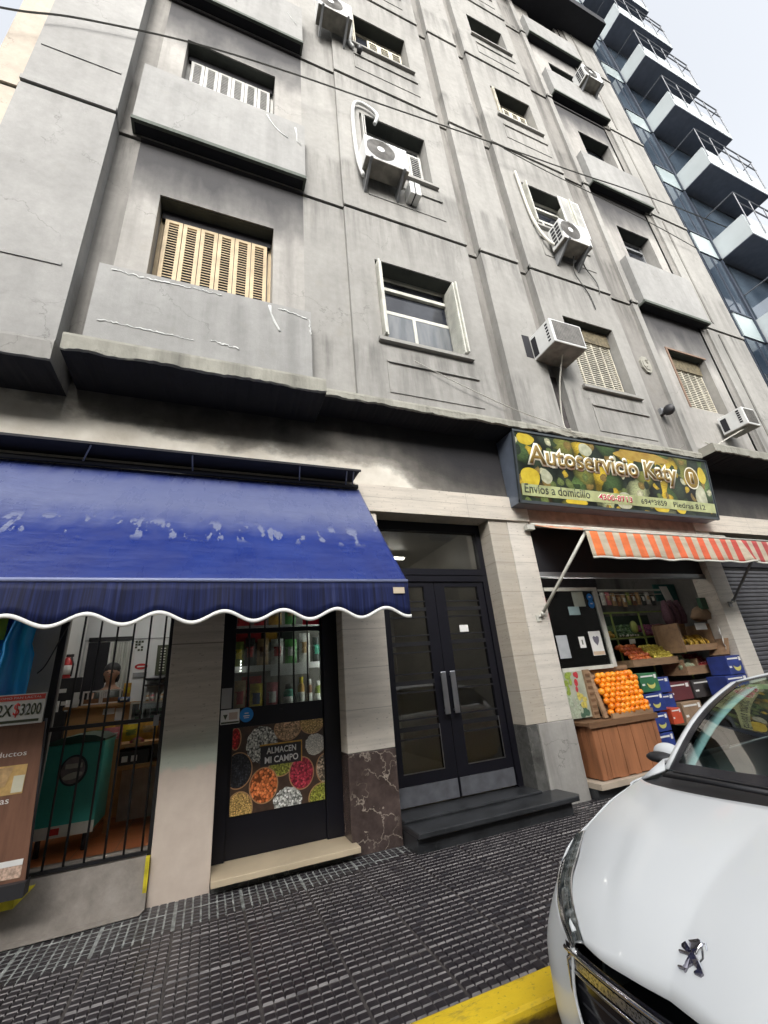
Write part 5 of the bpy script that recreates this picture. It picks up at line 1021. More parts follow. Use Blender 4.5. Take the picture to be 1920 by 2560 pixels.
for r in range(rows):
    zc = .80+r*.058; yy = -.035+r*.0165
    xs = 4.555 + (.041 if r % 2 else 0)
    i = 0
    while xs < 5.20+r*.002:
        p = (xs+rs.uniform(-.008, .008), yy+rs.uniform(-.014, .01)-.02*math.sin((xs-4.5)/.7*3.14), zc+rs.uniform(-.007, .007))
        if proto is None: proto = fruit_mesh('orange', .041, .04, M['orange']); o = proto; o.location = p
        else: o = dup(proto, p)
        o.rotation_euler = (rs.uniform(0, 3), rs.uniform(0, 3), 0); s = rs.uniform(.93, 1.06); o.scale = (s, s, s)
        tag(o, 'bright orange in the heap on the slanted crate above the plank box', 'orange', 'oranges heaped on the slanted crate'); xs += .082; i += 1
# banana cartons and other boxes
def carton(x0, x1, y0_, y1_, z0, z1, m, label, group, moon=True, words=None):
    t = thing('fruit_box', label, 'box', ((x0+x1)/2, (y0_+y1_)/2, z0), group=group)
    b = B(); b.box(x0, x1, y0_, y1_, z0, z1); b.build('box_body', m, t, bevel=.004)
    w = x1-x0; h = z1-z0
    b = B(); b.box(x0+w*.08, x0+w*.75, y0_-.003, y0_, z0+h*.8, z0+h*.88); b.box(x0+w*.8, x0+w*.92, y0_-.003, y0_, z0+h*.7, z0+h*.92); b.box(x0+w*.06, x0+w*.2, y0_-.003, y0_, z0+h*.35, z0+h*.45); b.build('print_band', M['paper'], t)
    if moon:
        b = B(); cx, cz = x0+w*.55, z0+h*.42; rr = min(w*.25, h*.32); pts = [(cx+rr*math.cos(a), y0_-.004, cz+rr*.8*math.sin(a)) for a in [math.pi+math.pi*k/12 for k in range(13)]]+[(cx+rr*.9*math.cos(a), y0_-.004, cz+.15*rr+rr*.35*math.sin(a)) for a in [2*math.pi-math.pi*k/12 for k in range(13)]]
        b.ext(pts, (0, .002, 0)); b.build('banana_print', mat('banana_print', (.55, .52, .15), .5) if 'bprint' not in M else M['bprint'], t)
    return t
M['bprint'] = mat('banana_print', (.55, .52, .15), .5); M['bluebox'] = mat('blue_carton', (.02, .04, .2), .5, var=.3); M['greenbox'] = mat('green_carton', (.03, .14, .06), .5, var=.3); M['redbox'] = mat('red_carton', (.5, .07, .03), .5, var=.2); M['cardboard'] = mat('cardboard', (.28, .19, .12), .8, var=.2)
carton(5.34, 5.68, .1, .4, .95, 1.18, M['greenbox'], 'green and white fruit carton right of the orange heap', 'fruit cartons', True)
carton(5.33, 5.68, .1, .4, .715, .93, M['bluebox'], 'blue banana carton, upper of the two right of the plank box', 'blue banana cartons')
carton(5.34, 5.66, .1, .4, .475, .69, M['bluebox'], 'blue banana carton, lower of the two right of the plank box', 'blue banana cartons')
carton(5.34, 5.66, .1, .4, .2, .46, M['bluebox'], 'blue banana carton nearly hidden behind the car, bottom of its stack', 'blue banana cartons')
carton(5.72, 6.15, .3, .6, .90, 1.10, M['bluebox'], 'dark blue carton with white print set back behind the green carton', 'fruit cartons', False)
carton(5.72, 6.15, .3, .6, .68, .88, M['bluebox'], 'second dark blue carton set back, under the other set back one', 'fruit cartons', False)
carton(5.74, 5.93, .1, .3, .53, .72, M['redbox'], 'small red orange box between the blue and the brown cartons', 'fruit cartons', False)
carton(6.25, 6.66, .3, .6, .45, .74, M['cardboard'], 'brown cardboard carton just above the car bonnet', 'fruit cartons', False)
carton(6.2, 6.7, .4, .7, .76, 1.0, mat('maroon_crate', (.12, .03, .035), .6), 'dark crate with a red emblem under the vegetable trays', 'fruit cartons', False)
carton(6.75, 7.3, .4, .7, .76, 1.0, mat('dark_crate', (.05, .045, .045), .6), 'very dark crate right of the one with a red emblem', 'fruit cartons', False)
carton(7.1, 7.46, .02, .3, 1.04, 1.30, M['bluebox'], 'blue banana carton beside the pale pillar at the right end, top one', 'blue banana cartons')
carton(6.95, 7.44, .02, .3, .78, 1.03, M['bluebox'], 'blue banana carton beside the pale pillar, under the top one', 'blue banana cartons')
# lime green shelf rack
RK = thing('shelf_rack', 'lime green metal rack with bays of vegetables inside the greengrocer', 'shelf', (6.5, .9, 1.2))
M['lime'] = mat('lime_paint', (.22, .29, .08), .5)
b = B()
for z, x1 in ((2.09, 7.45), (1.69, 7.4), (1.28, 7.4)): b.box(5.2, x1, .8, .815, z-.012, z+.012)
b.build('rail', M['lime'], RK)
for x in (5.97, 6.6, 7.43): b = B(); b.box(x-.012, x+.012, .8, .82, .7, 2.1); b.build('post', M['lime'], RK)
b = B()
for z in (1.68, 1.27): b.ext([(5.2, .82, z-.02), (7.43, .82, z-.02), (7.43, 1.3, z+.12), (5.2, 1.3, z+.12)], (0, 0, .01))
b.box(5.2, 7.45, 1.3, 1.33, .7, 2.1); b.build('board', mat('rack_board', (.03, .05, .035), .7), RK)
b = B(); b.box(6.2, 6.32, .785, .797, 1.60, 1.67); tag(b.build('price_card', M['paper']), 'small pale price card hanging on the lime green rack', 'price card')
def heap(name, label, group, x0, x1, y0_, z0, nx, nz, r, mt, slope=.5, cat=None, rz=None):
    pr = None; rs = random.Random(hash(label) % 1000 if False else len(label))
    for j in range(nz):
        for i in range(nx):
            x = x0+(x1-x0)*(i+.5+(.5 if j % 2 else 0)*.8)/nx; p = (x+rs.uniform(-r, r)*.25, y0_+j*r*1.3+rs.uniform(-r, r)*.2, z0+j*r*1.25*slope+rs.uniform(-r, r)*.2)
            if pr is None: pr = fruit_mesh(name, r, rz or r*.93, mt); o = pr; o.location = p
            else: o = dup(pr, p)
            s = rs.uniform(.88, 1.08); o.scale = (s, s, s*rs.uniform(.92, 1.05)); o.rotation_euler = (rs.uniform(-.5, .5), rs.uniform(-.5, .5), rs.uniform(0, 3)); tag(o, label, cat or name, group)
def rnd(name, a, c, rough=.4):
    t = NT(name); oi = t.n('ObjectInfo'); t.col(t.ramp(oi.outputs['Random'], [(0., a), (1., c)])).set(Roughness=rough); return t.mat
heap('tomato', 'red orange tomato in the tray under the rack, left bay', 'tomatoes in the left tray', 5.78, 6.2, .5, 1.36, 6, 5, .042, rnd('tomato_skin', (.4, .07, .02), (.6, .17, .03)), .9)
heap('lemon', 'yellow lemon in the tray right of the tomatoes', 'lemons in the tray', 6.24, 6.66, .5, 1.36, 6, 5, .038, rnd('lemon_skin', (.4, .32, .04), (.55, .46, .07)), .9)
heap('cabbage', 'pale green cabbage in the crate right of the lemons', 'cabbages in the crate', 6.7, 6.98, .45, 1.2, 3, 4, .06, rnd('cabbage_leaf', (.22, .26, .16), (.34, .36, .26), .7), .9)
heap('apple', 'dark red apple in the crate right of the cabbages', 'dark apples in the crate', 7.02, 7.42, .45, 1.18, 6, 5, .036, rnd('apple_skin', (.16, .015, .02), (.26, .03, .03)), .9)
heap('onion', 'purple onion in the upper right bay of the lime rack', 'purple onions in the rack', 6.7, 7.38, .86, 1.74, 9, 4, .042, rnd('onion_skin', (.1, .02, .06), (.2, .05, .1)), .8)
heap('cucumber', 'dark green cucumber in the upper middle bay of the lime rack', 'cucumbers in the rack', 6.0, 6.55, .86, 1.74, 7, 4, .045, rnd('cuke_skin', (.02, .06, .02), (.06, .12, .04)), .8)
heap('garlic', 'white garlic bulb along the front of the upper middle bay', 'garlic bulbs in the rack', 6.05, 6.5, .83, 1.73, 8, 1, .02, rnd('garlic_skin', (.4, .4, .36), (.55, .55, .5)), .8)
heap('squash', 'small yellow squash at the left end of the lime rack', 'squashes in the rack', 5.8, 5.94, .84, 1.74, 2, 3, .04, rnd('squash_skin', (.4, .25, .04), (.5, .34, .06)), .8)
b = B(); b.ell((6.45, .84, 1.86), .07, .05, .1); tag(b.build('melon', mat('melon_rind', (.3, .36, .1), .5)), 'single large yellow green melon standing in the upper middle bay', 'melon')
for x0, x1, lb in ((5.72, 6.22, 'dark tray under the tomatoes'), (6.22, 6.69, 'dark tray under the lemons')):
    b = B(); b.box(x0, x1, .44, .46, 1.26, 1.36); b.box(x0, x1, .46, .8, 1.26, 1.28); b.box(x0, x0+.012, .46, .8, 1.28, 1.36); tag(b.build('tray', M['crate']), lb, 'tray')
for x0, x1, lb in ((6.69, 7.0, 'wooden crate of cabbages'), (7.0, 7.46, 'wooden crate of dark red apples')):
    b = B(); b.box(x0, x1, .36, .38, 1.08, 1.2); b.box(x0, x1, .38, .8, 1.08, 1.1); b.box(x0, x0+.015, .38, .75, 1.1, 1.3); b.box(x1-.015, x1, .38, .75, 1.1, 1.3); tag(b.build('crate', M['crate']), lb, 'crate')
BC = thing('banana_crate', 'wooden crate of bananas with a white price card hung near the pale pillar', 'crate', (7.1, .3, 1.4))
b = B(); b.box(6.66, 7.42, .25, .27, 1.41, 1.50); b.box(6.66, 7.42, .27, .7, 1.40, 1.42); b.box(6.66, 6.69, .27, .7, 1.42, 1.83); b.box(7.40, 7.42, .27, .7, 1.42, 1.80); b.box(6.66, 7.42, .66, .68, 1.42, 1.86); b.build('boards', M['crate'], BC)
pr = None; rs = random.Random(2)
for i in range(18):
    x = 6.86+.52*(i % 9)/9+rs.uniform(-.02, .02); z = 1.49+.06*(i//9); 
    if pr is None:
        b = B(); b.tube([(0, 0, .0), (.012, -.03, .05), (.01, -.04, .1), (0, -.02, .15), (-.005, .0, .17)], [.008, .017, .018, .013, .005], 7); pr = b.build('banana', rnd('banana_skin', (.5, .3, .03), (.6, .4, .05)), loc=(0, 0, 0)); o = pr
    else: o = dup(pr)
    o.location = (x, .34+.07*(i//9), z-.05); o.rotation_euler = (R(-25), R(rs.uniform(-25, 25)), rs.uniform(-.4, .4)); tag(o, 'yellow banana lying in the hanging wooden crate', 'banana', 'bananas in the wooden crate')
b = B(); b.box(7.02, 7.28, .235, .24, 1.71, 1.81); tag(b.build('price_card', M['paper']), 'white price card on the banana crate', 'price card')
b = B(); b.grid([[(7.36+.09*i/4+.02*math.sin(j*2), .12+.05*i/4, 1.76-.36*j/8-.1*i/4) for i in range(5)] for j in range(9)]); tag(b.build('plastic_bag', M['paper'], solid=.004), 'crumpled white plastic bag hanging at the right of the banana crate', 'bag')
b = B(); b.ext([(7.47, .08, 1.62), (7.54, .12, 1.60), (7.40, .12, 1.28), (7.33, .08, 1.32)], (0, .3, 0)); tag(b.build('board', M['crate']), 'slanted wooden board leaning by the white plastic bag', 'board')
b = B(); b.tube([(7.35, .3, 1.86), (7.36, .3, 1.95), (7.32, .3, 2.06)], [.2, .24, .12], 8, None, True)
for v in b.bm.verts: v.co.y = .3+(v.co.y-.3)*.5; v.co += Vector((random.uniform(-.02, .02), 0, random.uniform(-.02, .02)))
tag(b.build('paper_sack', M['cardboard']), 'brown paper sack on top beside the pale pillar', 'sack')
for i, x in enumerate((7.0, 7.16, 6.86)):
    b = B(); b.tube([(x, .5, 1.84), (x, .5, 1.95), (x, .5, 2.1), (x, .5, 2.22)], [.06, .085, .07, .03], 8); tag(b.build('net_sack', mat('net_%d' % i, (.08, .035, .05), .8, var=.4, sc=60)), 'dark purple net sack hanging above the banana crate, %s' % ('middle one', 'right one', 'left one')[i], 'sack', 'hanging net sacks')
HB_ = thing('hanging_rack', 'pale rail with plastic bags hanging above the vegetables', 'rack', (6.3, .6, 2.4)); b = B(); b.box(5.6, 7.0, .59, .61, 2.40, 2.43); b.box(5.6, 7.0, .59, .61, 2.34, 2.35); b.build('rail', M['offwhite'], HB_)
rs = random.Random(6)
for i in range(11):
    x = 5.66+i*.11; c = ('white', 'pink', 'tan', 'brown', 'tan', 'olive', 'brown', 'tan', 'dark', 'white', 'dark')[i]; packet(x, .6, 2.15+rs.uniform(0, .04), .095, .2, c, 'tan' if i % 2 else 'white', 'hanging %s bag, place %s from the left on the rail' % (c, ('one', 'two', 'three', 'four', 'five', 'six', 'seven', 'eight', 'nine', 'ten', 'eleven')[i]), 'bags hanging from the rail', 'hanging_bag', 'bag')
b = B(); b.f([(6.98, .58, 2.47), (7.17, .58, 2.47), (7.24, .58, 2.22), (7.05, .58, 2.22)]); tag(b.build('notice', M['paper'], solid=.003), 'tilted white sheet at the right end of the hanging bags', 'notice')
b = B(); b.box(7.3, 7.85, .9, .92, 2.28, 2.58); tag(b.build('teal_board', mat('teal_board', (.02, .12, .11), .6)), 'dark teal board high at the right inside the greengrocer', 'board')
b = B(); b.box(7.3, 7.44, .2, .26, 2.02, 2.2); tag(b.build('green_bag', mat('green_bag', (.03, .09, .05), .6)), 'dark green bag on the pale pillar edge under the striped awning', 'bag')
# roller shutter at far right
RS = thing('roller_shutter', 'closed dark grey roller shutter right of the pale pillar', 'shutter', (9.4, .2, 0))
b = B(); z = .02
while z < 2.72: b.ext([(7.85, .22, z), (7.85, .205, z+.02), (7.85, .205, z+.05), (7.85, .22, z+.066)], (3.2, 0, 0)); z += .068
b.build('slat', mat('shutter_grey', (.085, .085, .095), .45, .3, var=.2), RS); b = B(); b.box(7.85, 11.0, .16, .3, 2.72, 3.28); b.build('housing', M['dark'], RS)
# ------------------------------------------------------------ white car
CX, CY, CZ = 1.08, -3.12, -.18
CAR = thing('parked_car', 'white hatchback parked nose towards the camera with a chrome lion on its bonnet', 'car', (CX+1.9, CY, CZ), group=None)
t = NT('white_car_paint'); t.col((.66, .68, .69)).set(Roughness=.4, Coat_Weight=.45, Coat_Roughness=.04, Specular_IOR_Level=.3); paint = t.mat
def L(s, tt, z): return (CX+s, CY+tt, CZ+z)
def lerp(a, c, f): return a+(c-a)*f
def interp(tab, x):
    if x <= tab[0][0]: return tab[0][1]
    for (a, va), (c, vc) in zip(tab, tab[1:]):
        if x <= c:
            f = (x-a)/(c-a); f = f*f*(3-2*f) if False else f
            return va+(vc-va)*f if not isinstance(va, tuple) else tuple(p+(q-p)*f for p, q in zip(va, vc))
    return tab[-1][1]
# hood: rows across (t 0..edge), front edge to cowl
def smooth_poly(P, n):
    P = [Vector(p) for p in P]; Q = []
    for i in range(len(P)-1):
        p0 = P[max(i-1, 0)]; p1 = P[i]; p2 = P[i+1]; p3 = P[min(i+2, len(P)-1)]
        for k in range(n):
            s = k/n; Q.append(.5*((2*p1)+(p2-p0)*s+(2*p0-5*p1+4*p2-p3)*s*s+(3*p1-p0-3*p2+p3)*s**3))
    Q.append(P[-1]); return Q
front = smooth_poly([(.125, 0, .695), (.115, .10, .693), (.115, .21, .691), (.135, .307, .69)], 8)
side = smooth_poly([(.135, .307, .69), (.219, .429, .74), (.306, .518, .77), (.422, .594, .80), (.575, .685, .85), (.80, .745, .895), (1.0, .775, .93), (1.111, .79, .95)], 5)
cowl = smooth_poly([(.84, 0, 1.01), (.853, .21, 1.0), (.906, .436, .985), (1.0, .64, .965), (1.111, .79, .95)], 6)
NFr = len(front)-1; 
NI = 24; NJ = 26
def samp(P, f): 
    x = f*(len(P)-1); i = min(int(x), len(P)-2); return P[i].lerp(P[i+1], x-i)
def hood(i, j):                                                     # i across (0 centre), j along
    u = i/NI; v = j/NJ
    a = samp(front, u); c = samp(cowl, u); l = Vector((lerp(front[0].x, cowl[0].x, v), 0, 0)); e = samp(side, v)
    # Coons patch between front, cowl, centre line and side
    cen = Vector((lerp(.125, .84, v), 0, .695+(1.01-.695)*v+.072*math.sin(math.pi*min(1, v**.72))*(1-v*.35)))
    ff = a.lerp(c, v); ss = cen.lerp(e, u); bil = (front[0].lerp(front[-1], u)).lerp(cowl[0].lerp(cowl[-1], u), v)
    p = ff+ss-bil
    p.z += .03*math.sin(math.pi*u)*math.sin(math.pi*v)
    # centre bulge of the bonnet narrowing towards the emblem
    w = .17+.32*v; d = abs(p.y)-w; p.z -= .012*max(0., min(1., (d+.03)/.06))*math.sin(math.pi*min(1, v*1.1+.05))
    return p
b = B()
rowsL = [[L(*hood(abs(i), j)) if i >= 0 else L(hood(-i, j).x, -hood(-i, j).y, hood(-i, j).z) for i in range(-NI, NI+1)] for j in range(NJ+1)]
b.grid(rowsL); b.build('hood', paint, CAR, solid=.012)
def mir(fn):
    for s in (1, -1): fn(s)
# lower body: ring sections from nose to tail. each ring: (s, half width profile over z)
def body_side(s_):
    # fender/bumper skin on one side: columns of points following silhouettes
    cols = []
    tab = [  # s, [(t,z)...] from lower to upper
        (.13, [(.0, .16), (.0, .30), (.0, .42), (.0, .50), (.0, .58)]),
    ]
    G = [
        [(.13, .20, .16), (.11, .28, .30), (.10, .34, .45), (.105, .37, .55), (.115, .345, .672)],
        [(.20, .45, .15), (.155, .46, .30), (.14, .44, .45), (.14, .42, .57), (.14, .39, .68)],
        [(.36, .70, .15), (.26, .68, .30), (.21, .61, .45), (.195, .56, .57), (.19, .475, .69)],
        [(.50, .82, .15), (.38, .80, .33), (.32, .76, .48), (.29, .68, .60), (.28, .585, .72)],
        [(.62, .85, .16), (.52, .845, .36), (.45, .83, .52), (.42, .76, .65), (.397, .671, .76)],
        [(.80, .87, .68), (.74, .865, .69), (.65, .855, .70), (.56, .81, .74), (.50, .715, .80)],
        [(1.0, .875, .68), (.92, .875, .70), (.84, .87, .74), (.72, .83, .80), (.60, .70, .85)],
        [(1.15, .88, .50), (1.1, .88, .62), (1.05, .875, .72), (.92, .84, .84), (.825, .758, .90)],
        [(1.25, .88, .18), (1.2, .88, .45), (1.18, .88, .7), (1.1, .855, .86), (1.02, .792, .93)],
        [(1.35, .88, .18), (1.35, .885, .45), (1.35, .885, .7), (1.3, .865, .88), (1.13, .80, .955)],
        [(2.0, .88, .18), (2.0, .885, .45), (2.0, .885, .7), (2.0, .86, .9), (1.9, .80, 1.0)],
        [(2.8, .88, .18), (2.8, .885, .45), (2.8, .885, .7), (2.8, .86, .93), (2.8, .80, 1.03)],
        [(3.5, .86, .2), (3.55, .86, .45), (3.55, .86, .7), (3.5, .84, .95), (3.45, .78, 1.05)],
        [(3.85, .6, .25), (3.95, .62, .45), (3.93, .62, .7), (3.85, .62, .95), (3.75, .58, 1.08)],
        [(3.88, .0, .25), (3.99, .0, .45), (3.97, .0, .7), (3.88, .0, .95), (3.78, .0, 1.1)],
    ]
    cols = [smooth_poly(g, 4) for g in G]
    rows = []
    for k in range(len(cols[0])):
        rows.append(smooth_poly([c[k] for c in cols], 5))
    return [[L(p.x, s_*p.y, p.z) for p in r] for r in rows]
for s_ in (1, -1):
    b = B(); b.grid(body_side(s_)); b.build('side_panel', paint, CAR, solid=.008)
# headlight strip between fender and bonnet
t = NT('headlamp_lens'); t.col(t.ramp(t.noise(t.P(), 28, 4), [(.4, (.02, .025, .025)), (.6, (.09, .1, .1)), (.8, (.35, .36, .36))])).set(Roughness=.06, Coat_Weight=1.); lens = t.mat
for s_ in (1, -1):
    inn = smooth_poly([(.137, .312, .686), (.221, .435, .735), (.308, .523, .766), (.424, .6, .797), (.56, .68, .842)], 8)
    out = smooth_poly([(.112, .345, .672), (.188, .472, .69), (.281, .583, .72), (.397, .671, .76), (.51, .705, .81)], 8)
    b = B(); b.grid([[L(p.x, s_*p.y, p.z+.004) for p in inn], [L((p.x+q.x)/2-.006, s_*((p.y+q.y)/2+.006), (p.z+q.z)/2+.010) for p, q in zip(inn, out)], [L(p.x, s_*p.y, p.z+.003) for p in out]]); h = b.build('headlight', lens, CAR, solid=.004)
    b = B(); b.tube([L(p.x, s_*p.y, p.z+.004) for p in inn], .004, 5); b.tube([L(p.x-.003, s_*(p.y+.001), p.z+.004) for p in out[:26]], .003, 5); b.build('trim', M['chrome'], h)
    b = B(); b.tube([L(.15+.24*k/10-.004, s_*(.365+.24*(k/10)**.8), .70+.055*k/10) for k in range(11)], .009, 6); b.build('lamp_strip', mat('lamp_white', (.6, .62, .62), .2), h)
# grille with chrome surround under the bonnet lip
def gz(tt): return .655+.01*abs(tt)
b = B(); N = 24
top = [(.118-.0*abs(x), x, .668) for x in [-.33+.66*i/N for i in range(N+1)]]
def gl(x, f):                                                      # grille surface, f 0 top..1 bottom
    a = abs(x)/.36; return (.092+.03*a*a+.03*f*f, x*(1-.22*f*f*0)+.0, .672-.30*f)
b.grid([[L(gl(-.40+.80*i/N, f)[0], gl(-.40+.80*i/N, f)[1], gl(-.4+.8*i/N, f)[2]) for i in range(N+1)] for f in [k/8 for k in range(9)]]); g = b.build('grille', mat('gloss_grille', (.012, .012, .016), .15), CAR)
def arc(f, dx=0, ex=.40, n=24): return [L(gl(-ex+2*ex*i/n, f)[0]-.006+dx, -ex+2*ex*i/n, gl(0, f)[2]) for i in range(n+1)]
b = B(); b.tube(arc(.055), .0075, 6); b.tube(arc(.22), .006, 6)
for s_ in (1, -1): b.tube([L(.125, s_*.34, .665), L(.118, s_*.385, .63), L(.13, s_*.405, .55), L(.15, s_*.42, .45), L(.17, s_*.40, .37)], .008, 6)
b.tube(arc(1.0), .008, 6); b.build('chrome_trim', M['chrome'], g)
b = B()
for f in (.35, .5, .65, .8): b.tube(arc(f, .01, .37), .007, 5)
t = NT('textured_bar'); vo = t.n('TexVoronoi'); t.l(t.P(), vo.inputs['Vector']); vo.inputs['Scale'].default_value = 130; t.col(t.ramp(vo.outputs['Distance'], [(.2, (.04, .04, .04)), (.6, (.4, .4, .42))])).set(Roughness=.2, Metallic=.8)
b.build('grille_bar', M['rubber'], g); b = B(); b.grid([[L(gl(x, f)[0]-.009, x, gl(x, f)[2]) for x in [-.37+.74*i/N for i in range(N+1)]] for f in (.09, .13, .18)]); b.build('grille_bar', t.mat, g)
b = B(); b.grid([[L(.135+.02*f, x, .38-.22*f) for x in [-.42+.84*i/10 for i in range(11)]] for f in (0, .5, 1)]); b.build('bumper', paint, CAR, solid=.01)
# cowl, windscreen, wipers, pillars, roof
cw = [L(*p) for p in cowl]; cwm = [L(p.x, -p.y, p.z) for p in cowl[::-1]]
wb = smooth_poly([(1.035, 0, 1.02), (1.06, .137, 1.02), (1.099, .302, 1.01), (1.178, .569, 1.0), (1.225, .70, .99)], 6)
b = B(); n = len(cowl)
lo = [Vector((p.x, -p.y, p.z)) for p in cowl[::-1]]+list(cowl[1:]); hi = [Vector((p.x, -p.y, p.z)) for p in wb[::-1]]+list(wb[1:])
b.grid([[L(p.x+.002, p.y, p.z-.006) for p in lo], [L((p.x+q.x)/2, (p.y+q.y)/2, (p.z+q.z)/2-.02) for p, q in zip(lo, hi)], [L(q.x, q.y, q.z-.002) for q in hi]]); b.build('cowl', M['rubber'], CAR)
wt = smooth_poly([(1.92, 0, 1.425), (1.90, .2, 1.42), (1.86, .4, 1.405), (1.78, .55, 1.375)], 8); wt2 = [Vector((p.x, -p.y, p.z)) for p in wt[::-1]]+list(wt[1:])
assert len(wt2) == len(hi), (len(wt2), len(hi))
t = NT('windscreen_glass'); g_ = t.n('BsdfGlossy'); g_.inputs['Roughness'].default_value = .015; tr = t.n('BsdfTransparent'); tr.inputs[0].default_value = (.62, .78, .76, 1); fr = t.n('Fresnel'); fr.inputs[0].default_value = 1.45; mx = t.n('MixShader'); t.l(t.math('MULTIPLY', fr.outputs[0], .3), mx.inputs[0]); t.l(tr.outputs[0], mx.inputs[1]); t.l(g_.outputs[0], mx.inputs[2]); t.l(mx.outputs[0], t.t.nodes['Material Output'].inputs[0])
def ws(i, v):
    p = hi[i].lerp(wt2[i], v); q = p.copy(); bow = math.sin(math.pi*v); q.z += .055*bow*(1-.35*abs(p.y)/.7); q.x -= .03*bow; return q
inset = 3
b = B(); b.grid([[L(*ws(i, v)) for i in range(len(hi))] for v in [k/12 for k in range(13)]]); b.build('windscreen', t.mat, CAR)
b = B()
for s_ in (0, 1):
    ids = range(0, 4) if s_ == 0 else range(len(hi)-4, len(hi)); b.grid([[L(ws(i, v).x, ws(i, v).y, ws(i, v).z+.002) for i in ids] for v in [k/12 for k in range(13)]])
b.grid([[L(ws(i, v).x, ws(i, v).y, ws(i, v).z+.0025) for i in range(len(hi))] for v in (0, .03, .06)]); b.grid([[L(ws(i, v).x, ws(i, v).y, ws(i, v).z+.0025) for i in range(len(hi))] for v in (.95, .975, 1)]); b.build('windscreen_border', mat('ceramic_border', (.02, .02, .026), .25), CAR)
for s_ in (1, -1):
    e = [ws(len(hi)-1, k/12) for k in range(13)]
    b = B(); b.grid([[L(p.x, s_*p.y, p.z+.003) for p in e], [L(p.x+.015, s_*(p.y+.035), p.z-.002) for p in e], [L(p.x+.05, s_*(p.y+.06), p.z-.035) for p in e]]); 
    b.grid([[L(1.11, s_*.79, .95), L(1.3, s_*.80, .975), L(1.9, s_*.80, 1.0)], [L(1.22, s_*.72, .99), L(1.3, s_*.775, 1.02), L(1.9, s_*.80, 1.02)]])
    b.build('pillar', paint, CAR, solid=.01)
for s_ in (1, -1):                                                 # pale interior lining of the pillars
    b = B(); e = [[ws(len(hi)-5, k/12), ws(len(hi)-2, k/12)] for k in range(13)]
    b.grid([[L(p[j].x+.02+.03*j, s_*(p[j].y-.03*(1-j)), p[j].z-.03) for j in (0, 1)] for p in e]); b.build('pillar_trim', mat('pale_lining', (.5, .62, .62), .6), CAR, solid=.006)
b = B(); NR = len(wt2)
def rf(i, v): p = wt2[i]; return L(p.x+(1.75+.1*abs(p.y))*v, p.y*(1-.06*v), p.z+.06*math.sin(math.pi*min(v*.8+.02, 1))-(.12*v*v))
b.grid([[rf(i, k/12) for i in range(NR)] for k in range(13)]); b.build('roof', paint, CAR, solid=.01)
b = B(); b.grid([[L(*(wt2[i]+(Vector((3.72, wt2[i].y*.95, 1.32))-wt2[i])*0)) if v == 0 else rf(i, 1) if v == 1 else L(3.85, wt2[i].y*1.0, 1.05) for i in range(NR)] for v in (1, 2)]); b.build('rear_window', M['pane'], CAR)
for s_ in (1, -1):
    e = [ws(len(hi)-1, k/8) for k in range(9)]
    topl = [Vector((p.x+.05, p.y+.06, p.z-.035)) for p in e]+[Vector((1.9+1.7*k/6, .60-.02*k/6, 1.37-.12*(k/6)**2)) for k in range(1, 7)]
    b = B(); b.grid([[L(p.x, s_*p.y, p.z) for p in topl], [L(max(p.x, 1.3), s_*(.80 if k else .78), 1.0+.02*min(1, max(0, (p.x-1.3)))) for k, p in enumerate(topl)]]); b.build('side_window', M['pane'], CAR)
for a, c in (((1.08, .62, 1.0), (.93, .06, 1.035)), ((1.05, .05, 1.03), (1.04, -.55, 1.03))):
    b = B(); b.tube([L(*a), L((a[0]+c[0])/2, (a[1]+c[1])/2, a[2]+.02), L(*c)], .011, 6); b.tube([L(a[0]+.04, a[1]-.03, a[2]+.012), L(c[0]+.06, c[1]-.02, c[2]+.0)], .006, 5); b.build('wiper', M['rubber'], CAR)
for s_ in (1, -1):
    b = B(); b.ell(L(1.5, s_*.90, 1.015), .05, .085, .055, 16, 12); m_ = b.build('mirror', paint, CAR)
    b = B(); b.ell(L(1.44, s_*.91, 1.0), .05, .085, .03, 12, 8); b.build('mirror_base', M['rubber'], m_)
# interior: dash, seats, rear-view mirror, paper strip
b = B(); b.box(CX+1.22, CX+1.5, CY-.66, CY+.66, CZ+.7, CZ+.965); b.build('dashboard', mat('dash', (.05, .055, .06), .6), CAR)
b = B(); b.box(CX+.85, CX+3.6, CY-.75, CY+.75, CZ+.3, CZ+.4); b.build('cabin_floor', M['dark'], CAR)
for tt in (.38, -.38):
    b = B(); b.ext([L(2.1, tt-.25, .45), L(2.1, tt+.25, .45), L(2.3, tt+.22, 1.1), L(2.3, tt-.22, 1.1)], (.12, 0, 0)); b.ext([L(2.28, tt-.12, 1.1), L(2.28, tt+.12, 1.1), L(2.33, tt+.1, 1.27), L(2.33, tt-.1, 1.27)], (.08, 0, 0)); b.build('seat', mat('seat_fabric', (.06, .065, .07), .8), CAR, bevel=.03)
b = B(); b.ell(L(1.62, 0, 1.33), .02, .12, .035); b.build('rear_view_mirror', M['rubber'], CAR)
b = B(); b.box(CX+1.80, CX+1.805, CY+.36, CY+.50, CZ+1.335, CZ+1.36); b.build('windscreen_sticker', mat('sticker_green', (.3, .4, .2), .5), CAR)
b = B(); b.ell(L(.742, .306, .962), .018, .014, .008); b.build('washer_nozzle', M['rubber'], CAR); b = B(); b.ell(L(.742, -.306, .962), .018, .014, .008); b.build('washer_nozzle', M['rubber'], CAR)
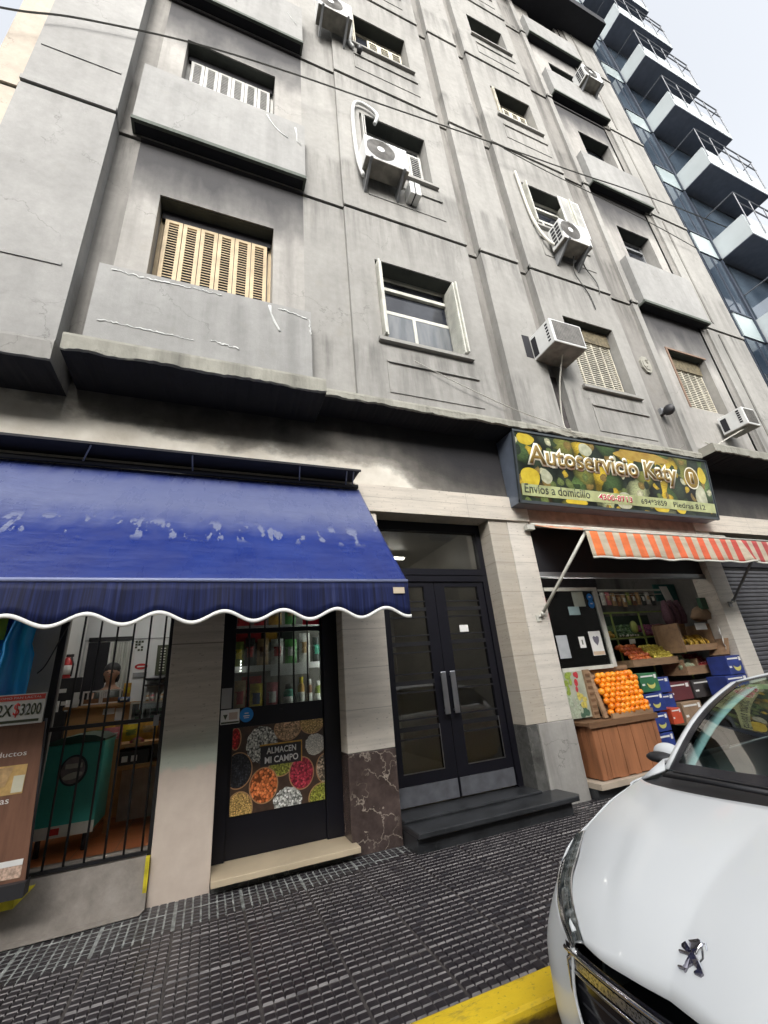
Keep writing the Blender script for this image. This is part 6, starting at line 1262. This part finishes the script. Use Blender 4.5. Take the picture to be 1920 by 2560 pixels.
# wheels
for s in (.78, 3.3):
    for s_ in (1, -1):
        b = B(); pr = [(.0, .0), (.19, .0), (.2, .02), (.3, .03), (.315, .06), (.315, .16), (.3, .19)]; n = 28
        P = [[L(s+r*math.cos(a), s_*(.86-d), .31+r*math.sin(a)) for a in [2*math.pi*k/n for k in range(n+1)]] for r, d in pr]; b.grid(P[2:]); w = b.build('wheel', M['rubber'], CAR); b = B(); b.grid(P[:3]); b.build('rim', M['grey'], w)
b = B(); b.box(CX+.5, CX+3.7, CY-.7, CY+.7, CZ+.18, CZ+.3); b.build('underbody', M['dark'], CAR)
# emblem: rearing lion silhouette in chrome, cut as one flat relief on the bonnet nose
EM = {'front_paw': [(0.2198, -0.0014), (0.2247, -0.0123), (0.2148, -0.0315), (0.2062, -0.0439), (0.1975, -0.0385), (0.2093, -0.019), (0.2155, -0.0025)],
'lower_paw': [(0.2046, -0.0009), (0.2091, -0.0099), (0.2094, -0.025), (0.2029, -0.0365), (0.2017, -0.0282), (0.2014, -0.0162), (0.2, -0.0031)],
'torso': [(0.2107, -0.0273), (0.2128, -0.0384), (0.2044, -0.0504), (0.1932, -0.0618), (0.1863, -0.0572), (0.1883, -0.0481), (0.1835, -0.0412), (0.1785, -0.0255), (0.1885, -0.0275), (0.1992, -0.032)],
'head': [(0.2303, -0.0176), (0.2387, -0.0305), (0.2401, -0.0433), (0.2371, -0.0532), (0.2265, -0.0547), (0.2175, -0.0496), (0.211, -0.042), (0.2128, -0.0324), (0.2207, -0.0262), (0.2249, -0.0304)],
'hind_leg': [(0.1811, -0.0245), (0.1938, -0.04), (0.1888, -0.0464), (0.1792, -0.0369), (0.1685, -0.0352), (0.1688, -0.0307), (0.1749, -0.0312), (0.1733, -0.0245)],
'hind_foot': [(0.173, -0.0133), (0.177, -0.0216), (0.1766, -0.0306), (0.1719, -0.034), (0.17, -0.0257), (0.1688, -0.015)],
'rear_leg': [(0.1921, -0.0466), (0.1988, -0.0584), (0.1906, -0.0685), (0.1796, -0.0807), (0.1739, -0.0758), (0.1815, -0.0634), (0.1873, -0.0526)],
'rear_foot': [(0.1778, -0.0561), (0.1815, -0.0662), (0.1808, -0.0789), (0.1779, -0.0813), (0.1734, -0.0746), (0.1734, -0.0578)]}
def ez_old(s):
    v = max(0, (s-.125)/.715); return .695+.315*v+.072*math.sin(math.pi*min(1, v**.72))*(1-v*.35)
def hz(s, tt):
    best = []
    for j in range(NJ+1):
        for i in range(NI+1):
            p = hood(i, j); best.append(((p.x-s)**2+(p.y-abs(tt))**2, p.z))
    best.sort(); w = [(1/(d+1e-6), z) for d, z in best[:4]]; return sum(a*z for a, z in w)/sum(a for a, z in w)
EMB = D.objects.new('emblem', None); COL.objects.link(EMB); EMB.parent = CAR
M['dchrome'] = mat('dark_chrome', (.22, .21, .24), .22, 1., var=.3, sc=60)
b = B(); k = 0
for nm, pts in EM.items(): b.ext([L(s, tt, hz(s, tt)+.004+k) for s, tt in pts], (-.003, 0, .006)); k += .0006
b.build('lion_relief', M['dchrome'], EMB)
b = B(); b.tube([L(s, tt, hz(s, tt)+.009) for s, tt in ((.1984, -.0628), (.2063, -.0682), (.2164, -.0637), (.225, -.0568), (.2348, -.0572), (.2364, -.0629), (.224, -.0727))], .0022, 5)
b.tube([L(s, tt, hz(s, tt)+.013) for s, tt in ((.237, -.0505), (.2295, -.0556), (.2187, -.052), (.2059, -.0483), (.1939, -.0617), (.182, -.0771))], .0018, 5); b.build('edge_line', M['chrome'], EMB)
# dark car across the street, mirrored in the door glass
C2 = thing('far_car', 'dark car parked across the street seen only as a reflection', 'car', (1.5, -7.2, -.18))
b = B(); prof = [(0, .25), (.05, .6), (.2, .72), (1.0, .88), (1.6, 1.35), (2.2, 1.45), (3.2, 1.42), (3.9, .95), (4.1, .85), (4.15, .3)]
b.ext([(-.2+x, -8.2, -.18+z) for x, z in prof], (0, 1.7, 0)); b.build('body', mat('dark_car_paint', (.05, .055, .06), .2, .4), C2, bevel=.06)
b = B(); b.ext([(-.2+x, -6.492, -.18+z) for x, z in ((1.2, .92), (1.68, 1.3), (3.15, 1.36), (3.6, .95))], (0, .004, 0)); b.build('side_window', M['pane'], C2)
for x in (.55, 3.25): b = B(); b.ext([(x+.31*math.cos(a), -6.5, .13+.31*math.sin(a)) for a in [2*math.pi*k/24 for k in range(24)]], (0, .02, 0)); b.build('wheel', M['rubber'], C2)
